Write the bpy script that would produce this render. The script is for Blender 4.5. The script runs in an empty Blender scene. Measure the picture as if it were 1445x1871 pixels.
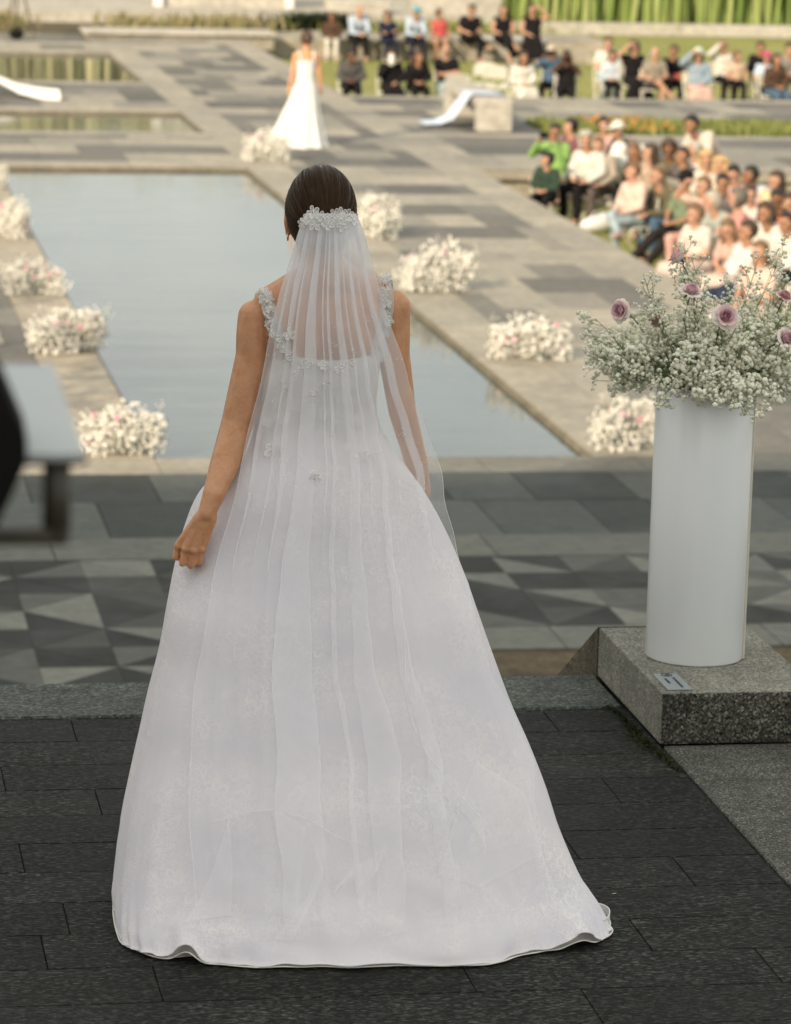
import bpy, bmesh, math, random
from mathutils import Vector, Matrix, Euler, noise
from mathutils.bvhtree import BVHTree
rnd = random.Random(11)
R = math.radians
scn = bpy.context.scene
COL = scn.collection

# ------------------------------------------------------------ camera, sky, sun, exposure
PW, PH, FOC = 1445.0, 1871.0, 6374.8          # photograph size and focal length in its pixels
PITCH, YAW, ROLL = 0.2001255, 0.17335556, 0.02661175
CAM = Vector((0, 0, 2.6))
_f = Vector((math.sin(YAW) * math.cos(PITCH), math.cos(YAW) * math.cos(PITCH), -math.sin(PITCH)))
_r = Vector((math.cos(YAW), -math.sin(YAW), 0))
_u = _r.cross(_f)
CR = _r * math.cos(ROLL) + _u * math.sin(ROLL)
CU = -_r * math.sin(ROLL) + _u * math.cos(ROLL)
CF = _f
cam_d = bpy.data.cameras.new('camera')
cam = bpy.data.objects.new('camera', cam_d)
COL.objects.link(cam)
M = Matrix((CR, CU, -CF)).transposed().to_4x4()
M.translation = CAM
cam.matrix_world = M
cam_d.sensor_fit = 'VERTICAL'
cam_d.sensor_height = 36.0
cam_d.lens = FOC / PH * 36.0
cam_d.clip_start, cam_d.clip_end = 0.1, 3000
cam_d.dof.use_dof = True
cam_d.dof.focus_distance = 8.65
cam_d.dof.aperture_fstop = 6.3
scn.camera = cam

SUN_EL, SUN_DIR = 25.0, Vector((0.66, 0.75, 0)).normalized()   # where the light travels to
world = bpy.data.worlds.new('World')
scn.world = world
world.use_nodes = True
wt = world.node_tree
for n in list(wt.nodes):
    wt.nodes.remove(n)
w_out = wt.nodes.new('ShaderNodeOutputWorld')
w_bg = wt.nodes.new('ShaderNodeBackground')
w_sky = wt.nodes.new('ShaderNodeTexSky')
w_sky.sky_type = 'NISHITA'
w_sky.sun_disc = False
w_sky.sun_elevation = R(SUN_EL)
w_sky.sun_rotation = math.atan2(-SUN_DIR.x, -SUN_DIR.y)
w_sky.air_density, w_sky.dust_density, w_sky.ozone_density = 1.0, 1.2, 1.0
w_bg.inputs['Strength'].default_value = 0.15
# thin cloud veil in the sky
w_tc = wt.nodes.new('ShaderNodeTexCoord')
w_map = wt.nodes.new('ShaderNodeMapping'); w_map.inputs['Scale'].default_value = (2.2, 2.2, 13.0)
w_no = wt.nodes.new('ShaderNodeTexNoise'); w_no.inputs['Scale'].default_value = 2.6
w_no.inputs['Detail'].default_value = 7; w_no.inputs['Roughness'].default_value = 0.55
w_rp = wt.nodes.new('ShaderNodeValToRGB')
w_rp.color_ramp.elements[0].position, w_rp.color_ramp.elements[1].position = 0.40, 0.68
w_rp.color_ramp.elements[0].color = (0.82, 0.82, 0.82, 1); w_rp.color_ramp.elements[1].color = (0.99, 0.99, 0.99, 1)
w_mx = wt.nodes.new('ShaderNodeMixRGB'); w_mx.inputs[2].default_value = (4.8, 4.55, 3.95, 1)
L = wt.links.new
w_n2 = wt.nodes.new('ShaderNodeTexNoise'); w_n2.inputs['Scale'].default_value = 4.5; w_n2.inputs['Detail'].default_value = 5
w_r2 = wt.nodes.new('ShaderNodeValToRGB'); w_r2.color_ramp.elements[0].position, w_r2.color_ramp.elements[1].position = 0.36, 0.64
w_r2.color_ramp.elements[0].color = (3.5, 3.55, 3.35, 1); w_r2.color_ramp.elements[1].color = (5.1, 4.9, 4.25, 1)
L(w_map.outputs[0], w_n2.inputs[0]); L(w_n2.outputs[0], w_r2.inputs[0]); L(w_r2.outputs[0], w_mx.inputs[2])
L(w_tc.outputs['Generated'], w_map.inputs[0]); L(w_map.outputs[0], w_no.inputs[0]); L(w_no.outputs[0], w_rp.inputs[0])
L(w_rp.outputs[0], w_mx.inputs[0]); L(w_sky.outputs[0], w_mx.inputs[1]); L(w_mx.outputs[0], w_bg.inputs['Color'])
L(w_bg.outputs[0], w_out.inputs[0])

sun_d = bpy.data.lights.new('sun', 'SUN')
sun_d.energy = 3.7
sun_d.angle = R(0.6)
sun_d.color = (1.0, 0.85, 0.64)
sun = bpy.data.objects.new('sun', sun_d)
COL.objects.link(sun)
sd = SUN_DIR * math.cos(R(SUN_EL)) - Vector((0, 0, math.sin(R(SUN_EL))))
sun.rotation_euler = sd.to_track_quat('-Z', 'Y').to_euler()
sun.location = (-20, -20, 30)

vs = scn.view_settings
scn.display_settings.display_device = 'sRGB'
vs.view_transform = 'Standard'; vs.look = 'None'; vs.gamma = 1.0; vs.use_curve_mapping = False
vs.exposure = 0.75
scn.render.engine = 'CYCLES'
scn.cycles.use_denoising = True
scn.cycles.max_bounces = 10
scn.cycles.transparent_max_bounces = 24
scn.cycles.sample_clamp_indirect = 6.0
scn.render.film_transparent = False

# ------------------------------------------------------------ helpers
def ray(x, y):
    return CF * FOC + CR * (x - PW / 2) + CU * (PH / 2 - y)
def at(x, y, z):                       # point of the level plane z on the line of sight of a measured spot
    d = ray(x, y); return CAM + d * ((z - CAM.z) / d.z)
def at_y(x, y, Y):                     # same on the upright plane at depth Y
    d = ray(x, y); return CAM + d * (Y / d.y)

def obj(name, bm, mat=None, parent=None, smooth=False, loc=None):
    if isinstance(bm, bmesh.types.BMesh):
        me = bpy.data.meshes.new(name)
        bmesh.ops.recalc_face_normals(bm, faces=bm.faces[:]) if smooth != 'keep' else None
        bm.to_mesh(me); bm.free()
    else:
        me = bm
    if mat is not None and not me.materials:
        me.materials.append(mat)
    if smooth:
        me.polygons.foreach_set('use_smooth', [True] * len(me.polygons))
    o = bpy.data.objects.new(name, me)
    COL.objects.link(o)
    if loc is not None: o.location = loc
    if parent is not None:
        o.parent = parent
    return o

def tag(o, label=None, cat=None, group=None, kind=None):
    if label: o['label'] = label
    if cat: o['category'] = cat
    if group: o['group'] = group
    if kind: o['kind'] = kind
    return o

def empty(name, loc=(0, 0, 0), rz=0.0, label=None, cat=None, group=None, kind=None):
    o = bpy.data.objects.new(name, None)
    o.empty_display_size = 0.1
    COL.objects.link(o)
    o.location = loc; o.rotation_euler = (0, 0, rz)
    return tag(o, label, cat, group, kind)

def kids(o):
    return [c for c in COL.objects if c.parent == o]

TREE = {}
def copy_tree(o, parent=None, table=None):
    c = o.copy(); COL.objects.link(c); c.parent = parent
    for ch in table[o.name]:
        copy_tree(ch, c, table)
    return c
def child_table(root):
    t = {}
    allo = list(COL.objects)
    def rec(o):
        t[o.name] = [c for c in allo if c.parent == o]
        for c in t[o.name]: rec(c)
    rec(root)
    return t

def box(bm, x0, x1, y0, y1, z0, z1, rot=None, pivot=None):
    vs_ = [bm.verts.new(p) for p in ((x0, y0, z0), (x1, y0, z0), (x1, y1, z0), (x0, y1, z0), (x0, y0, z1), (x1, y0, z1), (x1, y1, z1), (x0, y1, z1))]
    for q in ((3, 2, 1, 0), (4, 5, 6, 7), (0, 1, 5, 4), (1, 2, 6, 5), (2, 3, 7, 6), (3, 0, 4, 7)):
        bm.faces.new([vs_[i] for i in q])
    if rot is not None:
        bmesh.ops.rotate(bm, verts=vs_, cent=pivot or (0, 0, 0), matrix=rot)
    return vs_

def bevel(bm, w, seg=2):
    bmesh.ops.bevel(bm, geom=bm.edges[:], offset=w, segments=seg, profile=0.6, affect='EDGES')

def frame(d):
    d = d.normalized()
    a = Vector((0, 0, 1)) if abs(d.z) < 0.9 else Vector((1, 0, 0))
    s = d.cross(a).normalized()
    return s, s.cross(d).normalized()

def tube(bm, pts, radii, seg=8, cap=True, closed=False):
    pts = [Vector(p) for p in pts]
    if not hasattr(radii, '__len__'): radii = [radii] * len(pts)
    rings = []
    n = len(pts)
    for i, p in enumerate(pts):
        if closed: d = pts[(i + 1) % n] - pts[i - 1]
        else: d = pts[min(i + 1, n - 1)] - pts[max(i - 1, 0)]
        if d.length < 1e-9: d = Vector((0, 0, 1))
        s, t = frame(d)
        if rings:                     # keep the frame from flipping
            ps = rings[-1][1]
            s2 = ps - d.normalized() * ps.dot(d.normalized())
            if s2.length > 1e-6:
                s = s2.normalized(); t = s.cross(d.normalized()).normalized()
        rings.append(([bm.verts.new(p + (s * math.cos(2 * math.pi * k / seg) + t * math.sin(2 * math.pi * k / seg)) * radii[i]) for k in range(seg)], s))
    rg = [r[0] for r in rings]
    m = n if closed else n - 1
    for i in range(m):
        a, b = rg[i], rg[(i + 1) % n]
        for k in range(seg):
            bm.faces.new((a[k], a[(k + 1) % seg], b[(k + 1) % seg], b[k]))
    if cap and not closed and seg > 2:
        bm.faces.new(rg[0][::-1]); bm.faces.new(rg[-1])

def capsule(bm, a, b, ra, rb, seg=12):
    a, b = Vector(a), Vector(b)
    d = b - a
    if d.length < 1e-6: d = Vector((0, 0, 1e-4))
    dn = d.normalized()
    pts, rr = [], []
    for k in range(5):
        t = k / 4 * math.pi / 2
        pts.append(a - dn * ra * math.cos(t)); rr.append(max(ra * math.sin(t), ra * 0.02))
    for k in range(5):
        t = k / 4 * math.pi / 2
        pts.append(b + dn * rb * math.sin(t)); rr.append(max(rb * math.cos(t), rb * 0.02))
    tube(bm, pts, rr, seg)

def ellipsoid(bm, c, r, rot=None, u=16, v=10):
    mt = Matrix.Translation(Vector(c)) @ (rot.to_4x4() if rot is not None else Matrix()) @ Matrix.Diagonal((r[0], r[1], r[2], 1))
    return bmesh.ops.create_uvsphere(bm, u_segments=u, v_segments=v, radius=1.0, matrix=mt)['verts']

def voxel(bm, size, smooth=4, name='mesh', fac=0.5, wrinkle=0.0):
    me = bpy.data.meshes.new('tmp'); bm.to_mesh(me); bm.free()
    o = bpy.data.objects.new('tmp', me); COL.objects.link(o)
    m = o.modifiers.new('r', 'REMESH'); m.mode = 'VOXEL'; m.voxel_size = size
    if smooth:
        s = o.modifiers.new('s', 'SMOOTH'); s.iterations = smooth; s.factor = fac
    bpy.context.view_layer.update()
    dg = bpy.context.evaluated_depsgraph_get()
    out = bpy.data.meshes.new_from_object(o.evaluated_get(dg))
    out.name = name
    if wrinkle:
        nn = [v.normal.copy() for v in out.vertices]
        for v, n_ in zip(out.vertices, nn):
            c = v.co; v.co = c + n_ * (noise.noise((c.x * 9, c.y * 9, c.z * 7)) + .7 * noise.noise((c.x * 21, c.y * 21, c.z * 15 + 5))) * wrinkle
    bpy.data.objects.remove(o); bpy.data.meshes.remove(me)
    out.materials.clear()
    out.polygons.foreach_set('use_smooth', [True] * len(out.polygons))
    return out

def lerp_table(tab, x):
    if x <= tab[0][0]: return tab[0][1:]
    for a, b in zip(tab, tab[1:]):
        if x <= b[0]:
            t = (x - a[0]) / (b[0] - a[0])
            return tuple(p + (q - p) * t for p, q in zip(a[1:], b[1:]))
    return tab[-1][1:]

# ------------------------------------------------------------ materials
class NT:
    def __init__(s, name):
        s.m = bpy.data.materials.new(name); s.m.use_nodes = True
        s.t = s.m.node_tree
        for n in list(s.t.nodes): s.t.nodes.remove(n)
        s.out = s.n('ShaderNodeOutputMaterial')
    def n(s, typ, **kw):
        nd = s.t.nodes.new(typ)
        for k, v in kw.items():
            if hasattr(nd, k): setattr(nd, k, v)
        return nd
    def l(s, a, b): s.t.links.new(a, b)
    def pos(s, scale=(1, 1, 1)):
        g = s.n('ShaderNodeNewGeometry'); m = s.n('ShaderNodeMapping'); m.inputs['Scale'].default_value = scale
        s.l(g.outputs['Position'], m.inputs[0]); return m.outputs[0]
    def noise(s, vec, scale, detail=4, rough=0.55):
        n = s.n('ShaderNodeTexNoise'); n.inputs['Scale'].default_value = scale
        n.inputs['Detail'].default_value = detail; n.inputs['Roughness'].default_value = rough
        if vec is not None: s.l(vec, n.inputs['Vector'])
        return n.outputs[0]
    def ramp(s, fac, stops):
        r = s.n('ShaderNodeValToRGB'); e = r.color_ramp.elements
        while len(e) < len(stops): e.new(0.5)
        for i, (p, c) in enumerate(stops):
            e[i].position = p; e[i].color = (c, c, c, 1) if not hasattr(c, '__len__') else (*c, 1)
        s.l(fac, r.inputs[0]); return r.outputs[0]
    def mix(s, fac, a, b, mode='MIX'):
        m = s.n('ShaderNodeMixRGB', blend_type=mode)
        for i, v in ((0, fac), (1, a), (2, b)):
            if hasattr(v, 'links'): s.l(v, m.inputs[i])
            elif i == 0: m.inputs[0].default_value = v
            else: m.inputs[i].default_value = (*v, 1) if len(v) == 3 else v
        return m.outputs[0]
    def math(s, op, a, b=0.0):
        m = s.n('ShaderNodeMath', operation=op)
        for i, v in ((0, a), (1, b)):
            if hasattr(v, 'links'): s.l(v, m.inputs[i])
            else: m.inputs[i].default_value = v
        return m.outputs[0]
    def bump(s, h, strength=0.3, dist=0.01):
        b = s.n('ShaderNodeBump'); b.inputs['Strength'].default_value = strength; b.inputs['Distance'].default_value = dist
        s.l(h, b.inputs['Height']); return b.outputs[0]
    def bsdf(s, color, rough=0.6, normal=None, spec=0.5, **kw):
        p = s.n('ShaderNodeBsdfPrincipled')
        if hasattr(color, 'links'): s.l(color, p.inputs['Base Color'])
        else: p.inputs['Base Color'].default_value = (*color, 1)
        if hasattr(rough, 'links'): s.l(rough, p.inputs['Roughness'])
        else: p.inputs['Roughness'].default_value = rough
        p.inputs['Specular IOR Level'].default_value = spec
        if normal is not None: s.l(normal, p.inputs['Normal'])
        for k, v in kw.items(): p.inputs[k].default_value = v
        return p.outputs[0]
    def done(s, shader):
        s.l(shader, s.out.inputs['Surface']); return s.m

def granite(name, base, dark, light, scale=260, spread=0.5, rough=0.7, ocol=False, stain=0.25, bmp=0.25, flow=(1, 1, 1)):
    a = NT(name)
    v = a.pos(flow)
    n1 = a.noise(v, scale, 2, 0.7)
    vo = a.n('ShaderNodeTexVoronoi'); vo.inputs['Scale'].default_value = scale * 1.5; a.l(v, vo.inputs['Vector'])
    sx = a.n('ShaderNodeSeparateColor'); a.l(vo.outputs['Color'], sx.inputs[0])
    sp = a.ramp(sx.outputs[0], [(0.08, dark), (0.22, base), (0.78, base), (0.95, light)])
    sp = a.mix(0.35, sp, a.ramp(n1, [(0.36, dark), (0.5, base), (0.66, light)]))
    n3 = a.noise(v, scale * 0.12, 3, 0.6)
    sp = a.mix(1.0, sp, a.ramp(n3, [(0.3, 0.8), (0.7, 1.15)]), 'MULTIPLY')
    if ocol:
        oi = a.n('ShaderNodeObjectInfo')
        sp = a.mix(1.0, sp, oi.outputs['Color'], 'MULTIPLY')
    n2 = a.noise(a.pos(), 1.7, 5, 0.62)
    col = a.mix(1.0, sp, a.ramp(n2, [(0.3, 1 - stain), (0.62, 1.0 + stain * 0.4)]), 'MULTIPLY')
    n4 = a.noise(a.pos(), 7.0, 4, 0.6)
    col = a.mix(1.0, col, a.ramp(n4, [(0.35, 1 - stain * 0.5), (0.6, 1.0)]), 'MULTIPLY')
    return a.done(a.bsdf(col, a.ramp(n2, [(0.3, rough - 0.1), (0.7, rough + 0.1)]), a.bump(n1, bmp, 0.004), 0.14))

MAT = {}
MAT['slate'] = granite('dark_slate', (0.0105, 0.0118, 0.0106), (0.003, 0.0035, 0.003), (0.085, 0.088, 0.074), 120, ocol=True, rough=0.78, stain=0.5, bmp=0.6, flow=(0.5, 1.1, 1))
MAT['granite'] = granite('speckled_granite', (0.215, 0.212, 0.18), (0.04, 0.04, 0.033), (0.47, 0.455, 0.39), 140, rough=0.75, stain=0.35, bmp=0.5)
MAT['granite_step'] = granite('bluish_granite', (0.062, 0.072, 0.064), (0.010, 0.013, 0.011), (0.23, 0.25, 0.22), 140, rough=0.75, stain=0.3, bmp=0.5, flow=(.6, 1, 1))
MAT['granite_dark'] = granite('apron_granite', (0.078, 0.081, 0.070), (0.010, 0.011, 0.009), (0.30, 0.30, 0.26), 140, rough=0.75, stain=0.45, bmp=0.5)
MAT['granite_rough'] = granite('hammered_granite', (0.06, 0.06, 0.05), (0.006, 0.006, 0.005), (0.30, 0.285, 0.24), 110, rough=0.9, stain=0.5, bmp=1.0)
MAT['paver'] = granite('plaza_stone', (1, 1, 1), (0.8, 0.8, 0.8), (1.16, 1.16, 1.15), 90, ocol=True, rough=0.62, stain=0.22, bmp=0.15)
MAT['joint'] = granite('joint_dirt', (0.05, 0.045, 0.035), (0.02, 0.02, 0.015), (0.09, 0.08, 0.06), 60, rough=0.95)
MAT['brown_stone'] = granite('brown_stone', (0.13, 0.10, 0.062), (0.07, 0.055, 0.03), (0.2, 0.155, 0.10), 40, rough=0.9, stain=0.4)
MAT['tan_stone'] = granite('tan_stone', (0.33, 0.295, 0.23), (0.26, 0.225, 0.17), (0.42, 0.38, 0.31), 60, rough=0.8, stain=0.25)
MAT['lining_stone'] = granite('pool_lining_stone', (0.20, 0.175, 0.13), (0.15, 0.13, 0.09), (0.26, 0.235, 0.18), 60, rough=0.8, stain=0.3)
MAT['pale_stone'] = granite('pale_stone', (0.42, 0.39, 0.335), (0.36, 0.33, 0.28), (0.49, 0.455, 0.40), 50, rough=0.75, stain=0.15)

def simple(name, col, rough=0.5, spec=0.5, var=0.0, scale=30, bmp=0.0, **kw):
    a = NT(name)
    n = a.noise(a.pos(), scale, 4)
    c = a.mix(1.0, col, a.ramp(n, [(0.3, 1 - var), (0.7, 1 + var)]), 'MULTIPLY') if var else col
    return a.done(a.bsdf(c, rough, a.bump(n, bmp, 0.01) if bmp else None, spec, **kw))

def ocolor(name, rough, spec, scale, var, bmp, **kw):          # colour comes from the object it is on
    a = NT(name)
    oi = a.n('ShaderNodeObjectInfo')
    n = a.noise(a.pos(), scale, 4)
    c = a.mix(1.0, oi.outputs['Color'], a.ramp(n, [(0.3, 1 - var), (0.7, 1 + var)]), 'MULTIPLY')
    return a.done(a.bsdf(c, rough, a.bump(n, bmp, 0.02), spec, **kw))
MAT['cloth'] = ocolor('guest_clothing', 0.9, 0.15, 14, 0.18, 0.6)
MAT['skin_far'] = ocolor('guest_skin', 0.55, 0.35, 25, 0.06, 0.05)
MAT['hair_far'] = ocolor('guest_hair', 0.5, 0.4, 60, 0.3, 0.5)
MAT['petal'] = ocolor('rose_petal', 0.6, 0.2, 60, 0.1, 0.15, **{'Subsurface Weight': 0.15, 'Subsurface Radius': (0.01, 0.006, 0.006)})
MAT['chair_white'] = simple('white_chair_paint', (0.64, 0.61, 0.53), 0.35, 0.5, 0.05)
MAT['dark_stem'] = simple('dark_stem', (0.05, 0.075, 0.03), 0.6, 0.3, 0.3, 80)
MAT['leaf'] = simple('grey_green_leaf', (0.10, 0.135, 0.065), 0.6, 0.3, 0.35, 40)
MAT['sepal'] = simple('sepal_green', (0.03, 0.055, 0.025), 0.6, 0.3, 0.3, 60)
MAT['black'] = simple('black_plastic', (0.007, 0.0065, 0.006), 0.85, 0.15, 0.2)
MAT['bronze'] = simple('bronze_grey_metal', (0.045, 0.04, 0.028), 0.5, 0.5, 0.2)
MAT['panel_grey'] = simple('pale_grey_panel', (0.42, 0.45, 0.46), 0.25, 0.5, 0.04, 6)
MAT['plate'] = simple('brushed_plate', (0.25, 0.285, 0.30), 0.45, 0.4, 0.06, 60)
MAT['letter'] = simple('engraved_black', (0.06, 0.07, 0.08), 0.6, 0.3)
MAT['eye'] = simple('eye_dark', (0.03, 0.02, 0.015), 0.2, 0.6)
MAT['lip'] = simple('lip', (0.32, 0.11, 0.09), 0.5, 0.4)
MAT['white_fabric'] = simple('white_fabric', (0.66, 0.65, 0.62), 0.85, 0.1, 0.04, 8, 0.3)
MAT['pale_blue_cloth'] = simple('pale_blue_chiffon', (0.46, 0.52, 0.62), 0.8, 0.15, 0.06, 8, 0.3)
MAT['gold'] = simple('gold', (0.75, 0.55, 0.28), 0.25, 0.5, **{'Metallic': 1.0})
MAT['building'] = simple('unseen_building_render', (0.55, 0.52, 0.47), 0.85, 0.2, 0.08, 1.5, 0.1)
MAT['glass_dark'] = simple('window_glass', (0.03, 0.035, 0.04), 0.08, 0.6)
MAT['bark'] = simple('bark', (0.10, 0.075, 0.05), 0.9, 0.2, 0.4, 12, 0.8)
# ------------------------------------------------------------ setting: levels
PZ = -2.55                     # plaza level; the upper terrace is z = 0
LZ = PZ - 0.45                 # sunken lawns
WZ = PZ - 0.065                # water

# lawn / grass materials
def grass_mat(name, a_, b_, c_):
    a = NT(name)
    n1 = a.noise(a.pos(), 0.35, 5, 0.6); n2 = a.noise(a.pos(), 9, 4, 0.7); n3 = a.noise(a.pos((1, .4, 1)), 60, 2, 0.7)
    c = a.ramp(n1, [(0.3, a_), (0.5, b_), (0.72, c_)])
    c = a.mix(1.0, c, a.ramp(n2, [(0.3, 0.72), (0.7, 1.15)]), 'MULTIPLY')
    c = a.mix(1.0, c, a.ramp(n3, [(0.3, 0.7), (0.7, 1.25)]), 'MULTIPLY')
    return a.done(a.bsdf(c, 0.85, a.bump(n3, 0.8, 0.03), 0.15))
MAT['lawn'] = grass_mat('lawn_grass', (0.24, 0.25, 0.075), (0.29, 0.29, 0.10), (0.35, 0.335, 0.13))
MAT['soil'] = grass_mat('soil_ground', (0.09, 0.075, 0.05), (0.12, 0.10, 0.065), (0.15, 0.13, 0.08))
def blade_mat(name, c1, c2, c3):
    a = NT(name)
    g = a.n('ShaderNodeNewGeometry')
    n = a.noise(a.pos((1, 1, 0.05)), 2.2, 3)
    c = a.ramp(g.outputs['Random Per Island'], [(0.0, c1), (0.5, c2), (1.0, c3)])
    c = a.mix(1.0, c, a.ramp(n, [(0.3, 0.82), (0.7, 1.14)]), 'MULTIPLY')
    d = a.bsdf(c, 0.6, None, 0.25)
    t = a.n('ShaderNodeBsdfTranslucent'); a.l(c, t.inputs[0])
    m = a.n('ShaderNodeMixShader'); m.inputs[0].default_value = 0.3
    a.l(d, m.inputs[1]); a.l(t.outputs[0], m.inputs[2])
    return a.done(m.outputs[0])
MAT['reed'] = blade_mat('reed_blade', (0.17, 0.26, 0.06), (0.34, 0.42, 0.13), (0.55, 0.57, 0.25))
MAT['lawn_blade'] = blade_mat('lawn_blade', (0.17, 0.20, 0.045), (0.24, 0.255, 0.07), (0.32, 0.31, 0.11))
MAT['plantgreen'] = blade_mat('bedding_leaf', (0.15, 0.18, 0.05), (0.23, 0.255, 0.075), (0.31, 0.32, 0.11))
MAT['pale_reed'] = blade_mat('pale_reed', (.40, .40, .22), (.50, .48, .28), (.62, .58, .36))
MAT['orange_flower'] = simple('orange_flower', (0.50, 0.22, 0.06), 0.7, 0.2, 0.2)
MAT['dry_plant'] = blade_mat('dry_plant', (0.25, 0.21, 0.10), (0.30, 0.25, 0.13), (0.20, 0.21, 0.08))
MAT['dark_plant'] = blade_mat('dark_shrub', (0.012, 0.02, 0.008), (0.025, 0.035, 0.014), (0.04, 0.05, 0.02))
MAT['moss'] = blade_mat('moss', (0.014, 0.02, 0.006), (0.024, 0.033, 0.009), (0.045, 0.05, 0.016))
MAT['tree_leaf'] = blade_mat('tree_leaf', (0.03, 0.055, 0.015), (0.05, 0.085, 0.025), (0.08, 0.11, 0.035))

# water
a = NT('pool_water')
n1 = a.noise(a.pos((0.5, 1.6, 1)), 1.1, 3, 0.5)
n2 = a.noise(a.pos((1, 2.0, 1)), 5.0, 3, 0.5)
h = a.mix(0.3, n1, n2)
nf = a.noise(a.pos((1, 0.6, 1)), 0.5, 4)
wc = a.ramp(nf, [(0.3, (0.022, 0.034, 0.032)), (0.7, (0.05, 0.065, 0.058))])
MAT['water'] = a.done(a.bsdf(wc, 0.035, a.bump(h, 0.10, 0.05), 0.5, **{'IOR': 1.31}))

# ground to the horizon
bm = bmesh.new(); box(bm, -900, 900, -900, 1500, PZ - 1.4, PZ - 1.1)
tag(obj('ground', bm, MAT['soil']), kind='structure')

# ---- upper terrace: base, slate pavers, granite edge, apron
terrace = tag(obj('terrace', bmesh.new(), MAT['joint']), kind='structure')
bm = bmesh.new(); box(bm, -14, 14, -16, 10.1, PZ - 1.05, -0.035)
bm.to_mesh(terrace.data); bm.free(); terrace.data.materials.append(MAT['joint'])
def slab(name, x0, x1, y0, y1, zt, th, mat, parent, bv=0.004, jig=0.0, color=None, parts_bm=None):
    cx, cy = (x0 + x1) / 2, (y0 + y1) / 2
    bm = bmesh.new(); box(bm, x0 - cx, x1 - cx, y0 - cy, y1 - cy, -th, 0)
    if bv: bevel(bm, bv, 1)
    o = obj(name, bm, mat, parent)
    o.location = (cx, cy, zt)
    if jig: o.rotation_euler = (rnd.uniform(-jig, jig), rnd.uniform(-jig, jig), 0); o.location.z += rnd.uniform(-jig, jig) * 0.25
    if color: o.color = (*color, 1)
    return o
ROW = 0.2425
joints = {0: [0.77, 2.157], 2: [0.542, 1.62], 3: [0.778, 2.168], 4: [1.35], 5: [0.546, 1.945], 6: [1.15, 2.184], 7: [0.62, 1.66], 8: [0.551, 1.957], 9: [0.788, 1.492, 2.2],
          10: [0.33, 1.73], 11: [0.95, 1.95], 12: [0.6, 1.5], 13: [0.9, 2.0]}
for i in range(14):
    y1 = 9.722 - ROW * i; y0 = y1 - ROW
    xs = [-0.35 + 0.13 * (i % 3)] + joints.get(i, [1.0, 1.75]) + [2.412]
    for xa, xb in zip(xs, xs[1:]):
        tone = rnd.uniform(0.72, 1.2)
        c = (tone * rnd.uniform(.97, 1.03), tone, tone * rnd.uniform(.95, 1.02))
        slab('paver', xa + .0012, xb - .0012, y0 + .0012, y1 - .0012, -0.002, 0.04, MAT['slate'], terrace, 0.0016, 0.0012, c)
for i, (xa, xb) in enumerate(((-1.6, 0.05), (0.05, 1.45), (1.45, 2.405))):      # granite nosing of the top step
    slab('edge_slab', xa + .002, xb - .002, 9.735, 10.118, 0.003, 0.15, MAT['granite_step'], terrace, 0.006)
for xa, xb, ya, yb in ((2.42, 4.2, 6.1, 9.304), (2.42, 4.2, 3.0, 6.095)):
    slab('apron_slab', xa, xb, ya, yb, 0.0, 0.05, MAT['granite_dark'], terrace, 0.004)

# ---- the stair going down and its cheek
stair = tag(obj('staircase', bmesh.new(), MAT['granite_step']), kind='structure')
bm = bmesh.new(); box(bm, -6, 2.40, 10.12, 10.16, PZ - .2, -0.1); bm.to_mesh(stair.data); bm.free()
NS = 15
for k in range(1, NS):
    slab('step', -6, 2.402, 10.12 + .31 * (k - 1), 10.12 + .31 * k + .03, -0.17 * k, 0.2, MAT['granite_step'], stair, 0.006)
MAT['granite_cheek'] = granite('brownish_granite', (.10, .085, .06), (.02, .017, .012), (.24, .21, .155), 140, rough=.8, stain=.4)
cheek = empty('stair_cheek', (2.41, 10.12, 0), 0, 'granite cheek wall sloping down beside the stair from the block under the vase', 'wall')
bm = bmesh.new()
sl = .535; Lc = 4.9
v = [bm.verts.new(p) for p in ((0, 0, PZ - .1), (.46, 0, PZ - .1), (.46, Lc, PZ - .1), (0, Lc, PZ - .1), (0, 0, .152), (.46, 0, .152), (.46, Lc, .152 - sl * Lc), (0, Lc, .152 - sl * Lc))]
for q in ((3, 2, 1, 0), (4, 5, 6, 7), (0, 1, 5, 4), (1, 2, 6, 5), (2, 3, 7, 6), (3, 0, 4, 7)): bm.faces.new([v[i] for i in q])
obj('cheek_stone', bm, MAT['granite_cheek'], cheek)

# ---- block under the vase: smooth top, hammered front
plinth = empty('granite_block', (2.64, 9.71, 0), 0, 'low granite block with rough front at the terrace corner under the tall vase', 'plinth')
bm = bmesh.new(); box(bm, -.228, .24, -.395, .405, 0.0, .152); bevel(bm, .006, 2)
o = obj('block', bm, MAT['granite'], plinth)
bm = bmesh.new()
nx, nz = 60, 16
g = [[bm.verts.new((-.226 + .464 * i / nx, -.397 - (0.0 if i in (0, nx) or j in (0, nz) else rnd.uniform(0.001, .008)), .002 + .147 * j / nz)) for j in range(nz + 1)] for i in range(nx + 1)]
for i in range(nx):
    for j in range(nz): bm.faces.new((g[i][j], g[i + 1][j], g[i + 1][j + 1], g[i][j + 1]))
obj('hammered_face', bm, MAT['granite_rough'], plinth, True)

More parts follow.
